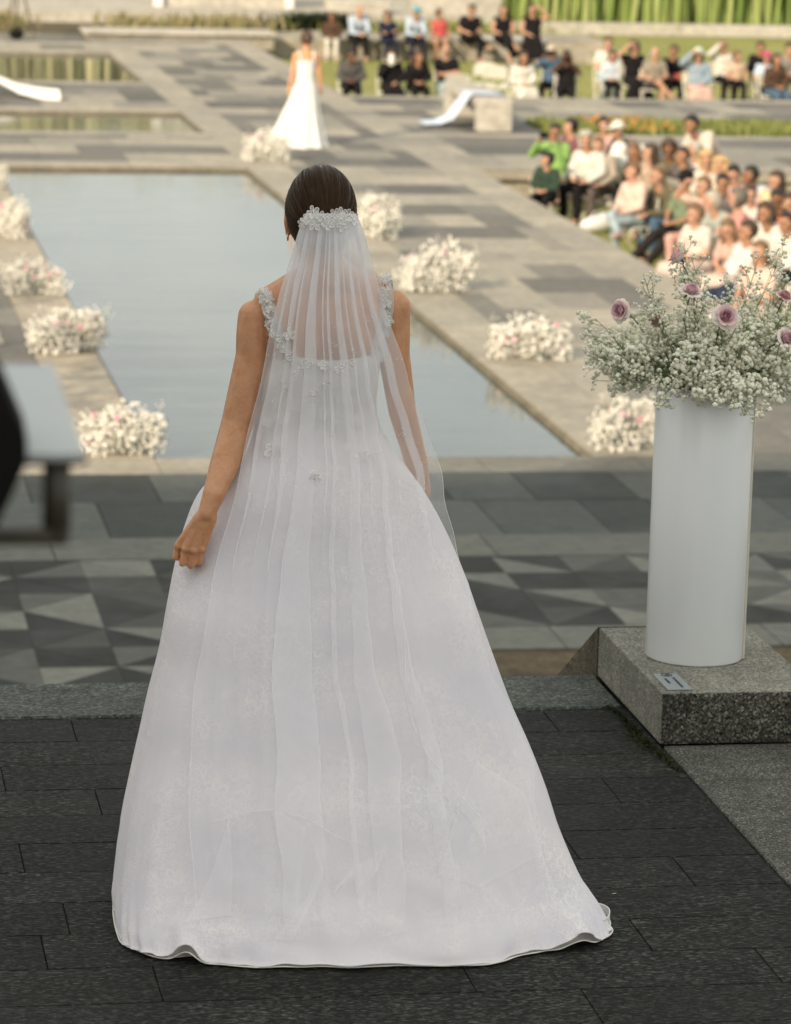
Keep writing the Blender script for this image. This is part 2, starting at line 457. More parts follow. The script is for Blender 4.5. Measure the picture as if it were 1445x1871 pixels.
# plaque
plaque = empty('plaque', (2.506, 9.52, .153), 0, 'small grey metal plaque with skating ban lying on the granite block', 'sign')
c_ = [at(1191, 1230, .154), at(1234, 1230, .154), at(1268, 1263, .154), at(1222, 1264, .154)]
pw = .058; pl = .15
px0 = sum(p.x for p in c_) / 4; py0 = sum(p.y for p in c_) / 4
plaque.location = (px0, py0, .153)
bm = bmesh.new(); box(bm, -.036, .036, -.092, .092, 0, .004); bevel(bm, .0008, 1)
obj('metal_plate', bm, MAT['plate'], plaque)
def text_mesh(body, size, mat, parent, loc, rz, name='lettering', extrude=0.0006, align='LEFT'):
    cu = bpy.data.curves.new(name, 'FONT'); cu.body = body; cu.size = size; cu.extrude = extrude; cu.align_x = align
    o = bpy.data.objects.new('tmp', cu); COL.objects.link(o); bpy.context.view_layer.update()
    me = bpy.data.meshes.new_from_object(o.evaluated_get(bpy.context.evaluated_depsgraph_get()))
    bpy.data.objects.remove(o); bpy.data.curves.remove(cu)
    me.materials.clear()
    t = obj(name, me, mat, parent); t.location = loc; t.rotation_euler = (0, 0, rz); return t
text_mesh('NO SKATEBOARDING', .0115, MAT['letter'], plaque, (.008, .042, .0044), R(-90))
text_mesh('OR BIKING', .0115, MAT['letter'], plaque, (-.018, .032, .0044), R(-90))
bm = bmesh.new()
ring = [(.0155 * math.cos(t * math.pi / 12), .072 + .0155 * math.sin(t * math.pi / 12), .0045) for t in range(24)]
tube(bm, ring, .0013, 6, closed=True); tube(bm, [(-.011, .061, .0045), (.011, .083, .0045)], .0012, 6)
tube(bm, [(-.004, .068, .0045), (.001, .074, .0045), (.004, .07, .0045), (.0, .081, .0045)], .0014, 6)
for dx in (-.005, .005): tube(bm, [(dx + .0035 * math.cos(t), .066 + .0035 * math.sin(t), .0045) for t in [k * math.pi / 5 for k in range(10)]], .0008, 5, closed=True)
obj('ban_symbol', bm, MAT['letter'], plaque)

# moss along the foot of the block
def tuft_mesh(pts, h, w, mat, name, parent=None, lean=.5):
    bm = bmesh.new()
    for (x, y, z) in pts:
        a_ = rnd.uniform(0, 6.28); hh = h * rnd.uniform(.5, 1.2); ww = w * rnd.uniform(.6, 1.3)
        dx, dy = math.cos(a_) * ww, math.sin(a_) * ww
        lx, ly = rnd.gauss(0, lean) * hh, rnd.gauss(0, lean) * hh
        v = [bm.verts.new(p) for p in ((x - dx, y - dy, z), (x + dx, y + dy, z), (x + dx * .8 + lx * .5, y + dy * .8 + ly * .5, z + hh * .55), (x - dx * .8 + lx * .5, y - dy * .8 + ly * .5, z + hh * .55), (x + lx, y + ly, z + hh))]
        bm.faces.new(v[:4]); bm.faces.new((v[3], v[2], v[4]))
    return obj(name, bm, mat, parent)
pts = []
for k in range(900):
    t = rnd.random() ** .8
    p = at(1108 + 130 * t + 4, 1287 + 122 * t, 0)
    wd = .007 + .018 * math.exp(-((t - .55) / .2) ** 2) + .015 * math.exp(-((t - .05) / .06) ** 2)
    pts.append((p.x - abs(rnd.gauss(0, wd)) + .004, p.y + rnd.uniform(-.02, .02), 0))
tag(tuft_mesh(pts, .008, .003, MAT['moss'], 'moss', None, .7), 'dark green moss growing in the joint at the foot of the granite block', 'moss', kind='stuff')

# bits of grit and a few fallen petals on the terrace
pts = [(rnd.uniform(.2, 2.4), rnd.uniform(6.9, 9.7), 0) for k in range(60)]
bm = bmesh.new()
for x, y, z in pts:
    r_ = rnd.uniform(.0015, .004); a_ = rnd.uniform(0, 6.28)
    v = [bm.verts.new((x + math.cos(a_ + q * 1.25) * r_ * rnd.uniform(.6, 1.5), y + math.sin(a_ + q * 1.25) * r_ * rnd.uniform(.6, 1.5), .0005 + (.0012 if q % 2 else 0))) for q in range(5)]
    bm.faces.new(v)
tag(obj('grit', bm, MAT['joint']), 'dark grit scattered over the terrace slabs', 'grit', kind='stuff')
p = at(1121, 1633, .001)
bm = bmesh.new()
for dx, dy in ((0, 0), (.004, .001)):
    v = [bm.verts.new((p.x + dx + q[0], p.y + dy + q[1], .001 + q[2])) for q in ((-.005, 0, 0), (0, -.002, .001), (.005, .001, 0), (0, .002, .001))]; bm.faces.new(v)
tag(obj('petal', bm, MAT['chair_white']), 'tiny white petal scrap lying on the dark slabs right of the train', 'petal')

# ---- plaza base slabs (leave pools and lawns open)
a = NT('plaza_bed')
br = a.n('ShaderNodeTexBrick'); br.inputs['Scale'].default_value = 1.0; br.inputs['Brick Width'].default_value = .9; br.inputs['Row Height'].default_value = 1.19
br.inputs['Mortar Size'].default_value = .008; br.inputs['Color1'].default_value = (.13, .125, .11, 1); br.inputs['Color2'].default_value = (.26, .245, .21, 1); br.inputs['Mortar'].default_value = (.08, .075, .06, 1)
a.l(a.pos(), br.inputs['Vector'])
MAT['plaza_bed'] = a.done(a.bsdf(a.mix(1.0, br.outputs['Color'], a.ramp(a.noise(a.pos(), 1.5, 5), [(.3, .8), (.7, 1.05)]), 'MULTIPLY'), .75, None, .14))
plaza = tag(obj('plaza', bmesh.new(), MAT['plaza_bed']), kind='structure')
bm = bmesh.new()
PB = PZ - .028
def base(x0, x1, y0, y1): box(bm, x0, x1, y0, y1, PZ - 1.05, PB)
base(-14, 40, 14.77, 27.15)
base(-14, 2.8, 27.15, 80); base(6.4, 9.75, 27.15, 75)
base(2.8, 6.4, 49.62, 54.75); base(2.8, 6.4, 58.55, 64.6); base(2.8, 6.4, 72.0, 84)
base(9.75, 40, 49.65, 55.1); base(9.75, 40, 57.4, 62.2)
base(6.4, 9.75, 75, 84)
bm.to_mesh(plaza.data); bm.free()

LIGHT = [(.325, .297, .243), (.35, .318, .26), (.305, .28, .232)]
MIDC = [(.24, .222, .19), (.255, .237, .20)]
DARK = [(.135, .128, .114), (.155, .146, .129), (.18, .169, .148), (.112, .108, .099)]
UNIT = bmesh.new(); box(UNIT, -.5, .5, -.5, .5, -1, 0)
unit_me = bpy.data.meshes.new('paver_unit'); UNIT.to_mesh(unit_me); UNIT.free(); unit_me.materials.append(MAT['paver'])
far_bm = {}
count = {'n': 0}
pending = []
def paver(x0, x1, y0, y1, col, gap=.008):
    pending.append((x0 + gap / 2, x1 - gap / 2, y0 + gap / 2, y1 - gap / 2, col))
def col_pick(pd):
    return rnd.choice(DARK) if rnd.random() < pd else rnd.choice(LIGHT + MIDC)
def field(x0, x1, y0, y1, dy=1.19, dx=.62, pd=.5, long=.35):
    y = y0
    while y < y1 - .05:
        ya, yb = y, min(y + dy, y1)
        x = x0
        first = True
        st = None
        while x < x1 - .02:
            w = dx * rnd.choice((1, 1, 1.5, 2)) if not first else dx * rnd.choice((.5, 1, 1.5))
            first = False
            xb = min(x + w, x1)
            if x1 - xb < .2: xb = x1
            paver(x, xb, ya, yb, col_pick(pd))
            x = xb
        y = yb
def strip_x(x0, x1, y0, y1, step, cols=LIGHT):
    x = x0
    while x < x1 - .02:
        xb = min(x + step, x1); paver(x, xb, y0, y1, rnd.choice(cols)); x = xb
def strip_y(x0, x1, y0, y1, step, cols=LIGHT):
    y = y0
    while y < y1 - .02:
        yb = min(y + step, y1); paver(x0, x1, y, yb, rnd.choice(cols)); y = yb

# two rows of dark stones before the pool, drawn from the photograph
rowA = [(.3, 1.18, 1), (1.18, 1.78, 0), (1.78, 2.85, 2), (2.85, 3.6, 1), (3.6, 4.25, 0), (4.25, 4.95, 1), (4.95, 5.55, 0), (5.55, 6.25, 2), (6.25, 7.0, 1), (7.0, 7.7, 0), (7.7, 8.6, 2)]
tone3 = {0: (.036, .041, .038), 1: (.064, .07, .065), 2: (.088, .095, .086)}
rowB = [(.3, 1.3, 1), (1.3, 1.42, 2), (1.42, 2.19, 2), (2.19, 3.1, 0), (3.1, 4.0, 1), (4.0, 4.4, 0), (4.4, 5.05, 2), (5.05, 5.85, 1), (5.85, 6.4, 0), (6.4, 7.3, 2), (7.3, 8.0, 1), (8.0, 8.6, 2)]
rowA = [(.3, 1.05, 2), (1.05, 1.72, 2), (1.72, 2.68, 0), (2.68, 3.5, 2), (3.5, 4.4, 1), (4.4, 4.9, 0), (4.9, 5.55, 1), (5.55, 6.35, 0), (6.35, 7.1, 2), (7.1, 7.75, 0), (7.75, 8.8, 1)]
for x0, x1, t in rowA: paver(x0, x1, 25.44, 26.55, tone3[t])
for x0, x1, t in rowB: paver(x0, x1, 24.17, 25.44, tone3[t])
strip_x(.2, 9.0, 23.45, 24.17, 1.55, [(.125, .13, .112), (.14, .142, .12)])          # pale band before the triangles
strip_x(.2, 4.1, 26.55, 27.20, 1.3, [(.30, .275, .225), (.33, .30, .245)])
strip_x(4.1, 9.75, 26.55, 27.20, 1.3, [(.155, .15, .13), (.175, .168, .145)])               # near coping of the pool
# light band and brown stone strip beyond the stair, right-hand half
strip_x(3.35, 9.5, 20.74, 21.34, 1.4, [(.15, .153, .13), (.165, .165, .14)])
# ---- walk right of the pools
strip_y(6.4, 7.0, 27.2, 75, 1.19)
strip_y(9.15, 9.75, 27.2, 49.65, 1.19); strip_y(9.15, 9.75, 49.65, 75, 1.19, LIGHT + MIDC)
field(7.0, 9.15, 27.2, 75, pd=.52)
# left walk
strip_y(2.2, 2.8, 27.2, 49.62, 1.5, [(.36, .315, .25), (.39, .345, .275)])
field(-.2, 2.2, 27.2, 49.6, pd=.62)
# cross walks
strip_x(-.5, 6.4, 49.62, 50.2, 1.3); strip_x(-.5, 6.4, 54.15, 54.75, 1.3)
field(-.5, 6.4, 50.2, 54.15, pd=.5)
strip_x(-.5, 6.4, 58.55, 59.15, 1.3); strip_x(-.5, 6.4, 64.0, 64.6, 1.3)
field(-.5, 6.4, 59.15, 64.0, pd=.55)
strip_x(-.5, 6.4, 72.0, 72.8, 1.3)
strip_x(9.75, 19, 49.65, 50.25, 1.3); strip_x(9.75, 19, 54.5, 55.1, 1.3)
field(9.75, 19, 50.25, 54.5, pd=.45, dy=1.42)
strip_x(9.75, 21, 61.6, 62.2, 1.3); strip_x(12.0, 21, 57.4, 58.0, 1.3)
field(9.75, 21, 58.0, 61.6, pd=.45)
field(9.75, 12.0, 55.1, 58.0, pd=.45, dy=1.45)
field(-.5, 6.4, 72.8, 75.0, pd=.2)
field(7.0, 9.75, 75.0, 76.5, pd=.3)
def img_xy(x, y, z):
    d = Vector((x, y, z)) - CAM
    k = FOC / d.dot(CF)
    return PW / 2 + k * d.dot(CR), PH / 2 - k * d.dot(CU)
def in_view(p):
    xs, ys = zip(*[img_xy(x, y, PZ) for x in p[:2] for y in p[2:4]])
    return max(xs) > -20 and min(xs) < PW + 20 and max(ys) > -10 and min(ys) < 1260, (max(xs) - min(xs)) * (max(ys) - min(ys))
vis = [(in_view(p), p) for p in pending]
vis = [(s, p) for (v_, s), p in vis if v_]
vis.sort(key=lambda t: -t[0])
for i, (s, p) in enumerate(vis):
    x0, x1, y0, y1, c = p
    zt = PZ + rnd.uniform(-.002, .002)
    if i < 300:
        o = bpy.data.objects.new('paver', unit_me); COL.objects.link(o); o.parent = plaza
        o.location = ((x0 + x1) / 2, (y0 + y1) / 2, zt); o.scale = (x1 - x0, y1 - y0, .024); o.color = (*c, 1)
    else:
        box(far_bm.setdefault(c, bmesh.new()), x0, x1, y0, y1, PZ - .024, zt)
# remaining far pavers: one mesh, one material slot per stone colour
fm = bmesh.new(); mats = []
for i, (c, b_) in enumerate(far_bm.items()):
    nm = 'far_paver_stone' if i == 0 else 'far_paver_stone.%03d' % i
    mats.append(granite(nm, c, tuple(k * .85 for k in c), tuple(k * 1.12 for k in c), 40, stain=.2, bmp=.1))
    me = bpy.data.meshes.new('t'); b_.to_mesh(me); b_.free()
    n0 = len(fm.faces); fm.from_mesh(me); bpy.data.meshes.remove(me); fm.faces.ensure_lookup_table()
    for f in fm.faces[n0:]: f.material_index = i
if mats:
    me = bpy.data.meshes.new('far_pavers'); fm.to_mesh(me); fm.free()
    for m in mats: me.materials.append(m)
    o = obj('paving', me, None, plaza); tag(o, kind='stuff')
bm = bmesh.new(); box(bm, 2.6, 12, 15.5, 20.73, PB - .02, PZ - .012)
tag(obj('brown_path', bm, MAT['brown_stone']), kind='structure')

# ---- field of right-angled triangle stones
def tri_me(kind):
    bm = bmesh.new()
    P_ = {0: ((0, 0), (1, 0), (1, 1)), 1: ((0, 0), (1, 1), (0, 1)), 2: ((0, 0), (1, 0), (0, 1)), 3: ((1, 0), (1, 1), (0, 1))}[kind]
    cx = sum(p[0] for p in P_) / 3; cy = sum(p[1] for p in P_) / 3
    q = [(cx + (p[0] - cx) * .993, cy + (p[1] - cy) * .993) for p in P_]
    lo = [bm.verts.new((x, y, -1)) for x, y in q]; hi = [bm.verts.new((x, y, 0)) for x, y in q]
    bm.faces.new(lo[::-1]); bm.faces.new(hi)
    for i in range(3): bm.faces.new((lo[i], lo[(i + 1) % 3], hi[(i + 1) % 3], hi[i]))
    me = bpy.data.meshes.new('triangle_stone'); bm.to_mesh(me); bm.free(); me.materials.append(MAT['paver']); return me
TRI = [tri_me(k) for k in range(4)]
TC = [(.017, .019, .016), (.026, .028, .024), (.052, .055, .047), (.09, .095, .083), (.145, .152, .132), (.18, .182, .155)]
def tri_field(kx, rows, ytop, dy):
    for k in kx:
        for j in range(rows):
            y1 = ytop - dy * j; y0 = y1 - dy
            up = (k + j) % 2 == 0
            for kind in ((0, 1) if up else (2, 3)):
                o = bpy.data.objects.new('triangle_tile', TRI[kind]); COL.objects.link(o); o.parent = plaza
                o.location = (1.43 + .48 * k, y0, PZ + rnd.uniform(-.001, .001)); o.scale = (.48, dy, .022)
                w = noise.noise((k * .55 + kind * .9, j * .8, 3.1)) * 1.2 + rnd.choice((-.75, -.45, .1, .5, .7)) + rnd.uniform(-.15, .15)
                o.color = (*TC[max(0, min(5, int(2.6 + w * 3.2)))], 1)
tri_field(range(-2, 4), 8, 23.43, .4975)
tri_field(range(4, 14), 4, 23.43, .522)

# ---- pools
for nm, x0, x1, y0, y1 in (('pool_water', 2.8, 6.4, 27.15, 49.62), ('pool_water', 2.8, 6.4, 54.75, 58.55), ('pool_water', 2.8, 6.4, 64.6, 72.0)):
    bm = bmesh.new()
    v = [bm.verts.new(p) for p in ((x0 - .02, y0 - .02, WZ), (x1 + .02, y0 - .02, WZ), (x1 + .02, y1 + .02, WZ), (x0 - .02, y1 + .02, WZ))]
    bm.faces.new(v)
    tag(obj(nm, bm, MAT['water']), kind='structure')
    bm = bmesh.new()          # tan lining under the coping
    t = .03
    box(bm, x0, x1, y1 - t, y1 - .001, WZ - .3, PZ - .03); box(bm, x1 - t, x1 - .001, y0, y1 - t, WZ - .3, PZ - .03); box(bm, x0 + .001, x0 + t, y0, y1 - t, WZ - .3, PZ - .03)
    tag(obj('pool_lining', bm, MAT['lining_stone']), kind='structure')

# ---- lawns
for x0, x1, y0, y1 in ((9.75, 40, 27.15, 49.65), (9.75, 60, 62.2, 86.7)):
    bm = bmesh.new(); box(bm, x0, x1, y0, y1, LZ - .1, LZ)
    tag(obj('lawn', bm, MAT['lawn']), kind='structure')
# tan blocks of the retaining wall at the back of the near lawn
bm = bmesh.new(); box(bm, 9.76, 30, 49.55, 49.65, LZ, PZ - .15)
wall_t = tag(obj('retaining_wall', bm, MAT['joint']), 'tan block retaining wall at the back of the sunken lawn behind the seated crowd', 'wall')
x = 9.78
while x < 18:
    w = rnd.choice((.34, .42, .5)); slab('block', x + .006, x + w - .006, 49.5, 49.56, PZ - .14, .31, MAT['tan_stone'], wall_t, .006); x += w
slab('cap', 9.77, 30, 49.40, 49.645, PZ - .04, .10, MAT['tan_stone'], wall_t, .008)
# grass tufts scattered on the lawns (uncountable)
pts = [(9.8 + rnd.random() ** 1.5 * 6, rnd.uniform(37, 49.3), LZ) for k in range(9000)] + [(9.8 + rnd.random() * 14, rnd.uniform(63.5, 79.8), LZ) for k in range(9000)]
tag(tuft_mesh(pts, .05, .012, MAT['lawn_blade'], 'lawn_tufts', None, .4), 'short green grass blades over the sunken lawns', 'grass', kind='stuff')

# ---- planting strip between the two right-hand walks
bm = bmesh.new(); box(bm, 12.0, 40, 55.1, 57.4, PZ - .5, PZ - .05)
tag(obj('planting_bed', bm, MAT['soil']), kind='structure')
pts = [(rnd.uniform(12.1, 22), rnd.uniform(55.2, 57.3), PZ - .05) for k in range(9000)]
tag(tuft_mesh(pts, .17, .03, MAT['plantgreen'], 'bedding_plants', None, .35), 'low bright green bedding plants in the strip behind the seated crowd', 'plants', kind='stuff')
pts = [(rnd.choice((rnd.uniform(16.5, 19.5), rnd.uniform(13, 14.2))), rnd.uniform(55.2, 57.3), PZ + .05) for k in range(150)]
tag(tuft_mesh(pts, .10, .04, MAT['orange_flower'], 'orange_blooms', None, .8), 'small orange blooms among the low bedding plants', 'flowers', kind='stuff')
# ------------------------------------------------------------ far edge of the garden
# long low stone wall at the head of the pools
w0 = empty('low_wall', (6.3, 76.6, PZ), 0, 'long low pale stone wall at the far pool end below the white sign wall', 'wall')
slab('wall_block', 6.3, 10.4, 76.4, 77.6, PZ + .08, .30, MAT['tan_stone'], None, .015)
o = COL.objects[-1]; o.parent = w0; o.location -= w0.location
slab('wall_cap', 6.22, 10.45, 76.3, 77.65, PZ + .16, .078, MAT['pale_stone'], None, .015)
o = COL.objects[-1]; o.parent = w0; o.location -= w0.location
bm = bmesh.new(); box(bm, -14, 10.4, 78.1, 81.2, PZ - .6, PZ + .02)
tag(obj('planting_bed', bm, MAT['soil']), kind='structure')
bm = bmesh.new(); box(bm, -14, 15.8, 81.2, 130, PZ - .6, PZ + .28)
tag(obj('far_path', bm, MAT['pale_stone']), kind='structure')
pts = [(rnd.gauss(rnd.choice((3.5, 4.6, 7.5, 8.6, 9.6, 10.1)), .35), rnd.uniform(78.2, 81), PZ + .02) for k in range(700)]
tag(tuft_mesh(pts, .34, .04, MAT['dry_plant'], 'dry_planting', None, .4), 'patchy yellow and orange planting along the far bed behind the low wall', 'plants', kind='stuff')
# white framed sign wall
sw = empty('sign_wall', (10.3, 83.6, PZ), 0, 'wide white wall with a recessed panel and pale frame, far behind the pools', 'wall')
def sub(name, x0, x1, y0, y1, z0, z1, mat, parent, bv=.01):
    bm = bmesh.new(); box(bm, x0, x1, y0, y1, z0, z1)
    if bv: bevel(bm, bv, 1)
    return obj(name, bm, mat, parent)
pl_ = at_y(283, 30, 83.5); pr_ = at_y(537, 28, 83.5); zb = pl_.z - PZ
wx0, wx1 = pl_.x - 10.3, pr_.x - 10.3
sub('base', wx0 - .6, wx1 + .4, -.4, .9, .0, zb - .004, MAT['tan_stone'], sw, .02)
sub('wall_panel', wx0 + .21, wx1 - .21, .10, .30, zb + .16, zb + 2.2, MAT['pale_stone'], sw, 0)
for a_, b_ in ((wx0, wx0 + .2), (wx1 - .2, wx1)): sub('frame_post', a_, b_, -.05, .4, zb, zb + 2.4, MAT['white_fabric'], sw)
sub('frame_rail', wx0 + .205, wx1 - .205, -.03, .4, zb, zb + .155, MAT['white_fabric'], sw); sub('frame_rail', wx0 + .205, wx1 - .205, -.03, .4, zb + 2.2, zb + 2.38, MAT['white_fabric'], sw)
# stone ledge the back row sits on, and the far garden wall
led = empty('stone_ledge', (14, 78, LZ), 0, 'long stone ledge on the far lawn where the back row of guests sits', 'bench')
for i in range(6):
    x0 = -3.9 + i * 1.35; sub('ledge_slab', x0 + .006, x0 + 1.344, -.95, 1.6 + .4 * (i % 2), .0, .45, MAT['tan_stone'] if i != 4 else MAT['pale_stone'], led, .02)
sub('ledge_step', 3.2, 4.9, -1.5, -.96, 0, .2, MAT['tan_stone'], led, .02)
gwz = at_y(1200, 44, 87.0).z - LZ
gw = empty('garden_wall', (38, 87.2, LZ), 0, 'low pale garden wall running along the far lawn in front of the tall reeds', 'wall')
for i in range(16):
    x0 = -21 + i * 2.6; sub('wall_stone', x0 + .006, x0 + 2.594, -.5, .3, 0, gwz, MAT['pale_stone'], gw, .02)
for i, (x, y, w, h) in enumerate(((13.2, 82.4, 1.5, .55), (15.6, 82.8, 2.2, .95))):
    b_ = sub('stone_slab', -w / 2, w / 2, -.4, .4, 0, h, MAT['pale_stone'], None, .03)
    b_.location = (x, y, PZ + .28 - .25)
    tag(b_, ('lower pale stone slab behind the guest in the teal cap', 'tall pale stone slab behind the child in red at the edge of the reeds')[i], 'stone slab')
# reeds: two depths of upright blades
def reeds(n, x0, x1, y0, y1, h0, h1, name, z, mat, label):
    bm = bmesh.new()
    for k in range(n):
        x, y = rnd.uniform(x0, x1), rnd.uniform(y0, y1)
        h = rnd.uniform(h0, h1) * (1 + .25 * noise.noise((x * .35, y * .2, 2))); w = rnd.uniform(.03, .07)
        a_ = rnd.uniform(0, 3.14); dx, dy = math.cos(a_) * w, math.sin(a_) * w
        lx, ly = rnd.gauss(0, .10) * h, rnd.gauss(0, .10) * h
        v = [bm.verts.new(p) for p in ((x - dx, y - dy, z), (x + dx, y + dy, z), (x + dx + lx * .35, y + dy + ly * .35, z + h * .6), (x - dx + lx * .35, y - dy + ly * .35, z + h * .6), (x + lx, y + ly, z + h))]
        bm.faces.new(v[:4]); bm.faces.new((v[3], v[2], v[4]))
    return tag(obj(name, bm, mat), label, 'reeds', kind='stuff')
reeds(16000, 16.2, 46, 87.7, 93, 1.8, 3.2, 'reed_bed', LZ, MAT['reed'], 'tall bright green reeds standing behind the far garden wall')
reeds(9000, -8, 15, 92, 97, 2.6, 4.4, 'reed_bed', PZ + .26, MAT['pale_reed'], 'tall pale straw-green reeds beyond the white sign wall, mirrored in the small pools')
pts = [(rnd.gauss(12.0, .5), rnd.uniform(80.6, 81.4), PZ - .1) for k in range(900)] + [(rnd.gauss(15.0, 1.2), rnd.uniform(79.8, 80.6), LZ) for k in range(900)]
tag(tuft_mesh(pts[:900], .42, .06, MAT['dark_plant'], 'dark_shrub', None, .5), 'dark low shrub behind the woman in white trousers', 'shrub')
tag(tuft_mesh(pts[900:], .7, .05, MAT['plantgreen'], 'green_shrub', None, .4), 'bright green leafy shrubs behind the back row of guests', 'shrub', kind='stuff')

# stone bench with draped pale blue cloth
bx0, bx1 = 10.88, 11.43
bench = empty('stone_bench', ((bx0 + bx1) / 2, 56.9, PZ), 0, 'pale stone bench with blue-white cloth on it, on the walk right of the distant bride', 'bench')
hw = (bx1 - bx0) / 2
sub('seat_slab', -hw, hw, -1.6, 1.6, .40, .54, MAT['pale_stone'], bench, .015)
sub('support', -hw + .003, hw - .003, -1.595, -1.2, 0, .398, MAT['pale_stone'], bench, .012)
sub('support', -hw + .003, hw - .003, 1.2, 1.595, 0, .398, MAT['pale_stone'], bench, .012)
def sheet(name, fn, nu, nv, mat, parent=None, smooth=True):
    bm = bmesh.new()
    g = [[bm.verts.new(fn(i / nu, j / nv)) for j in range(nv + 1)] for i in range(nu + 1)]
    for i in range(nu):
        for j in range(nv): bm.faces.new((g[i][j], g[i + 1][j], g[i + 1][j + 1], g[i][j + 1]))
    return obj(name, bm, mat, parent, smooth)
PATHC = [(11.36, 55.75, .40), (11.40, 55.85, .555), (11.15, 55.95, .56), (10.86, 56.05, .555), (10.74, 56.15, .36), (10.58, 56.2, .12), (10.38, 56.25, .035), (10.12, 56.2, .03)]
def drape(u, v):
    t = u * (len(PATHC) - 1); i = min(int(t), len(PATHC) - 2); f = t - i
    p = Vector(PATHC[i]).lerp(Vector(PATHC[i + 1]), f)
    w = .26 + .22 * math.sin(min(u, 1) * 2.6) + .04
    rip = math.sin(v * 19 + u * 3) * .03 * (u > .3) * min(1, (u - .3) * 3 if u > .3 else 0)
    return (p.x + rip * .6, p.y + (v - .5) * w * 1.4 + .15, PZ + max(.012, p.z + .006 + abs(rip) + .01 * math.sin(v * 7)))
tag(sheet('draped_cloth', drape, 42, 40, MAT['pale_blue_cloth']), 'pale blue chiffon cloth draped over the stone bench down to the paving', 'cloth')
# long white fabric train lying on the walk at the left
pa = [at(-70, 118, PZ + .5), at(-30, 136, PZ + .34), at(4, 152, PZ + .2), at(32, 166, PZ + .09), at(70, 174, PZ + .05), at(108, 179, PZ + .02)]
def trail(u, v):
    t = u * (len(pa) - 1); i = min(int(t), len(pa) - 2); f = t - i
    p = pa[i].lerp(pa[i + 1], f)
    w = .55 - .12 * u
    s = v - .5
    return (p.x, p.y + s * w * 1.6, max(PZ + .006, p.z + .12 * (1 - (2 * s) ** 2) + .03 * math.sin(v * 17 + u * 5) - .05 * (1 - u)))
tag(sheet('fabric_train', trail, 30, 24, MAT['white_fabric']), 'long white fabric train sweeping over the walk between the two small pools', 'fabric')
# tripod at the far left
tp = at(32, 66, PZ)
tri = empty('tripod', tp, 0, 'dark tripod standing beyond the far pool at the upper left corner', 'tripod')
for a_ in (-2.3, -.55, 1.6):
    bm = bmesh.new(); tube(bm, [(math.cos(a_) * .42, math.sin(a_) * .42, 0), (math.cos(a_) * .03, math.sin(a_) * .03, 1.25)], [.016, .026], 8); obj('leg', bm, MAT['bark'], tri)
bm = bmesh.new(); tube(bm, [(0, 0, 1.15), (0, 0, 1.5)], .022, 8); obj('centre_column', bm, MAT['bark'], tri)
bm = bmesh.new(); box(bm, -.09, .09, -.07, .07, 1.5, 1.62); bevel(bm, .015, 2); tube(bm, [(0, -.07, 1.56), (0, -.22, 1.56)], .045, 12); obj('camera_body', bm, MAT['black'], tri)
bagp = at(27, 68, PZ)
bm = bmesh.new(); ellipsoid(bm, (0, 0, .1), (.16, .1, .11)); tube(bm, [(-.1, 0, .17), (0, 0, .27), (.1, 0, .17)], .012, 6); o = obj('camera_bag', bm, MAT['black'], None, True); o.location = bagp + Vector((0, -.5, 0))
tag(o, 'small black bag on the paving between the legs of the far tripod', 'bag')

# ------------------------------------------------------------ what throws the shade: an unseen building placed behind the terrace and two trees on its lawn side
bld = empty('building', (-21, -14, 0), 0, 'unseen pale building placed behind the terrace to shade the foreground', 'building')
BH = 13.75
bm = bmesh.new(); box(bm, -9, 8, -16, 13, PZ - 1, BH); obj('wall', bm, MAT['building'], bld)
sub('unseen_roof', -9.3, 8.3, -16.3, 13.3, BH + .003, BH + .4, MAT['tan_stone'], bld, .05)
sub('shade_box', 2.6, 8.0, 6.0, 12.9, BH + .405, BH + 1.25, MAT['building'], bld, .03)  # box added on the roof only to carry the shade edge further out
for fl in range(4):
    for i in range(6):
        y0 = -14 + i * 4.4; z0 = .8 + fl * 3.6
        f = sub('unseen_window', 8.003, 8.10, y0, y0 + 2.0, z0, z0 + 2.1, MAT['pale_stone'], bld, 0)
        sub('pane', 8.105, 8.12, y0 + .12, y0 + 1.88, z0 + .12, z0 + 1.98, MAT['glass_dark'], f, 0)
def tree(x, y, z, h, cr, n, label, seed):
    r2 = random.Random(seed)
    t = empty('tree', (x, y, z), 0, label, 'tree')
    bm = bmesh.new(); tube(bm, [(0, 0, 0), (.1, .05, h * .3), (0, .1, h * .6), (.1, 0, h * .95)], [.2, .16, .1, .03], 10)
    for k in range(9):
        a_ = k * 2.4; z0 = h * (.3 + .06 * k); tube(bm, [(0, 0, z0), (math.cos(a_) * cr * .4, math.sin(a_) * cr * .4, z0 + .6), (math.cos(a_) * cr * .85, math.sin(a_) * cr * .85, z0 + 1.2)], [.07, .05, .015], 6)
    obj('trunk', bm, MAT['bark'], t)
    bm = bmesh.new()
    blobs = [(r2.gauss(0, cr * .5), r2.gauss(0, cr * .5), h * r2.uniform(.4, 1.0), cr * r2.uniform(.25, .45)) for k in range(26)]
    for k in range(n):
        b_ = r2.choice(blobs); d = Vector((r2.gauss(0, 1), r2.gauss(0, 1), r2.gauss(0, 1))).normalized() * b_[3] * r2.random() ** .4
        p = Vector(b_[:3]) + d
        a1, a2 = Vector((r2.gauss(0, 1), r2.gauss(0, 1), r2.gauss(0, 1))).normalized(), Vector((r2.gauss(0, 1), r2.gauss(0, 1), r2.gauss(0, .6))).normalized()
        s = .12
        v = [bm.verts.new(p + q) for q in (a1 * -s, a2 * s * .5, a1 * s, a2 * -s * .5)]; bm.faces.new(v)
    obj('crown', bm, MAT['tree_leaf'], t)
tree(-7.6, 24.5, PZ, 6.6, 2.4, 3500, 'leafy tree left of the pool walk, taller and nearer to the terrace', 3)
tree(-7.4, 31.5, PZ, 5.6, 1.9, 2600, 'smaller leafy tree left of the pool walk, further from the terrace', 5)
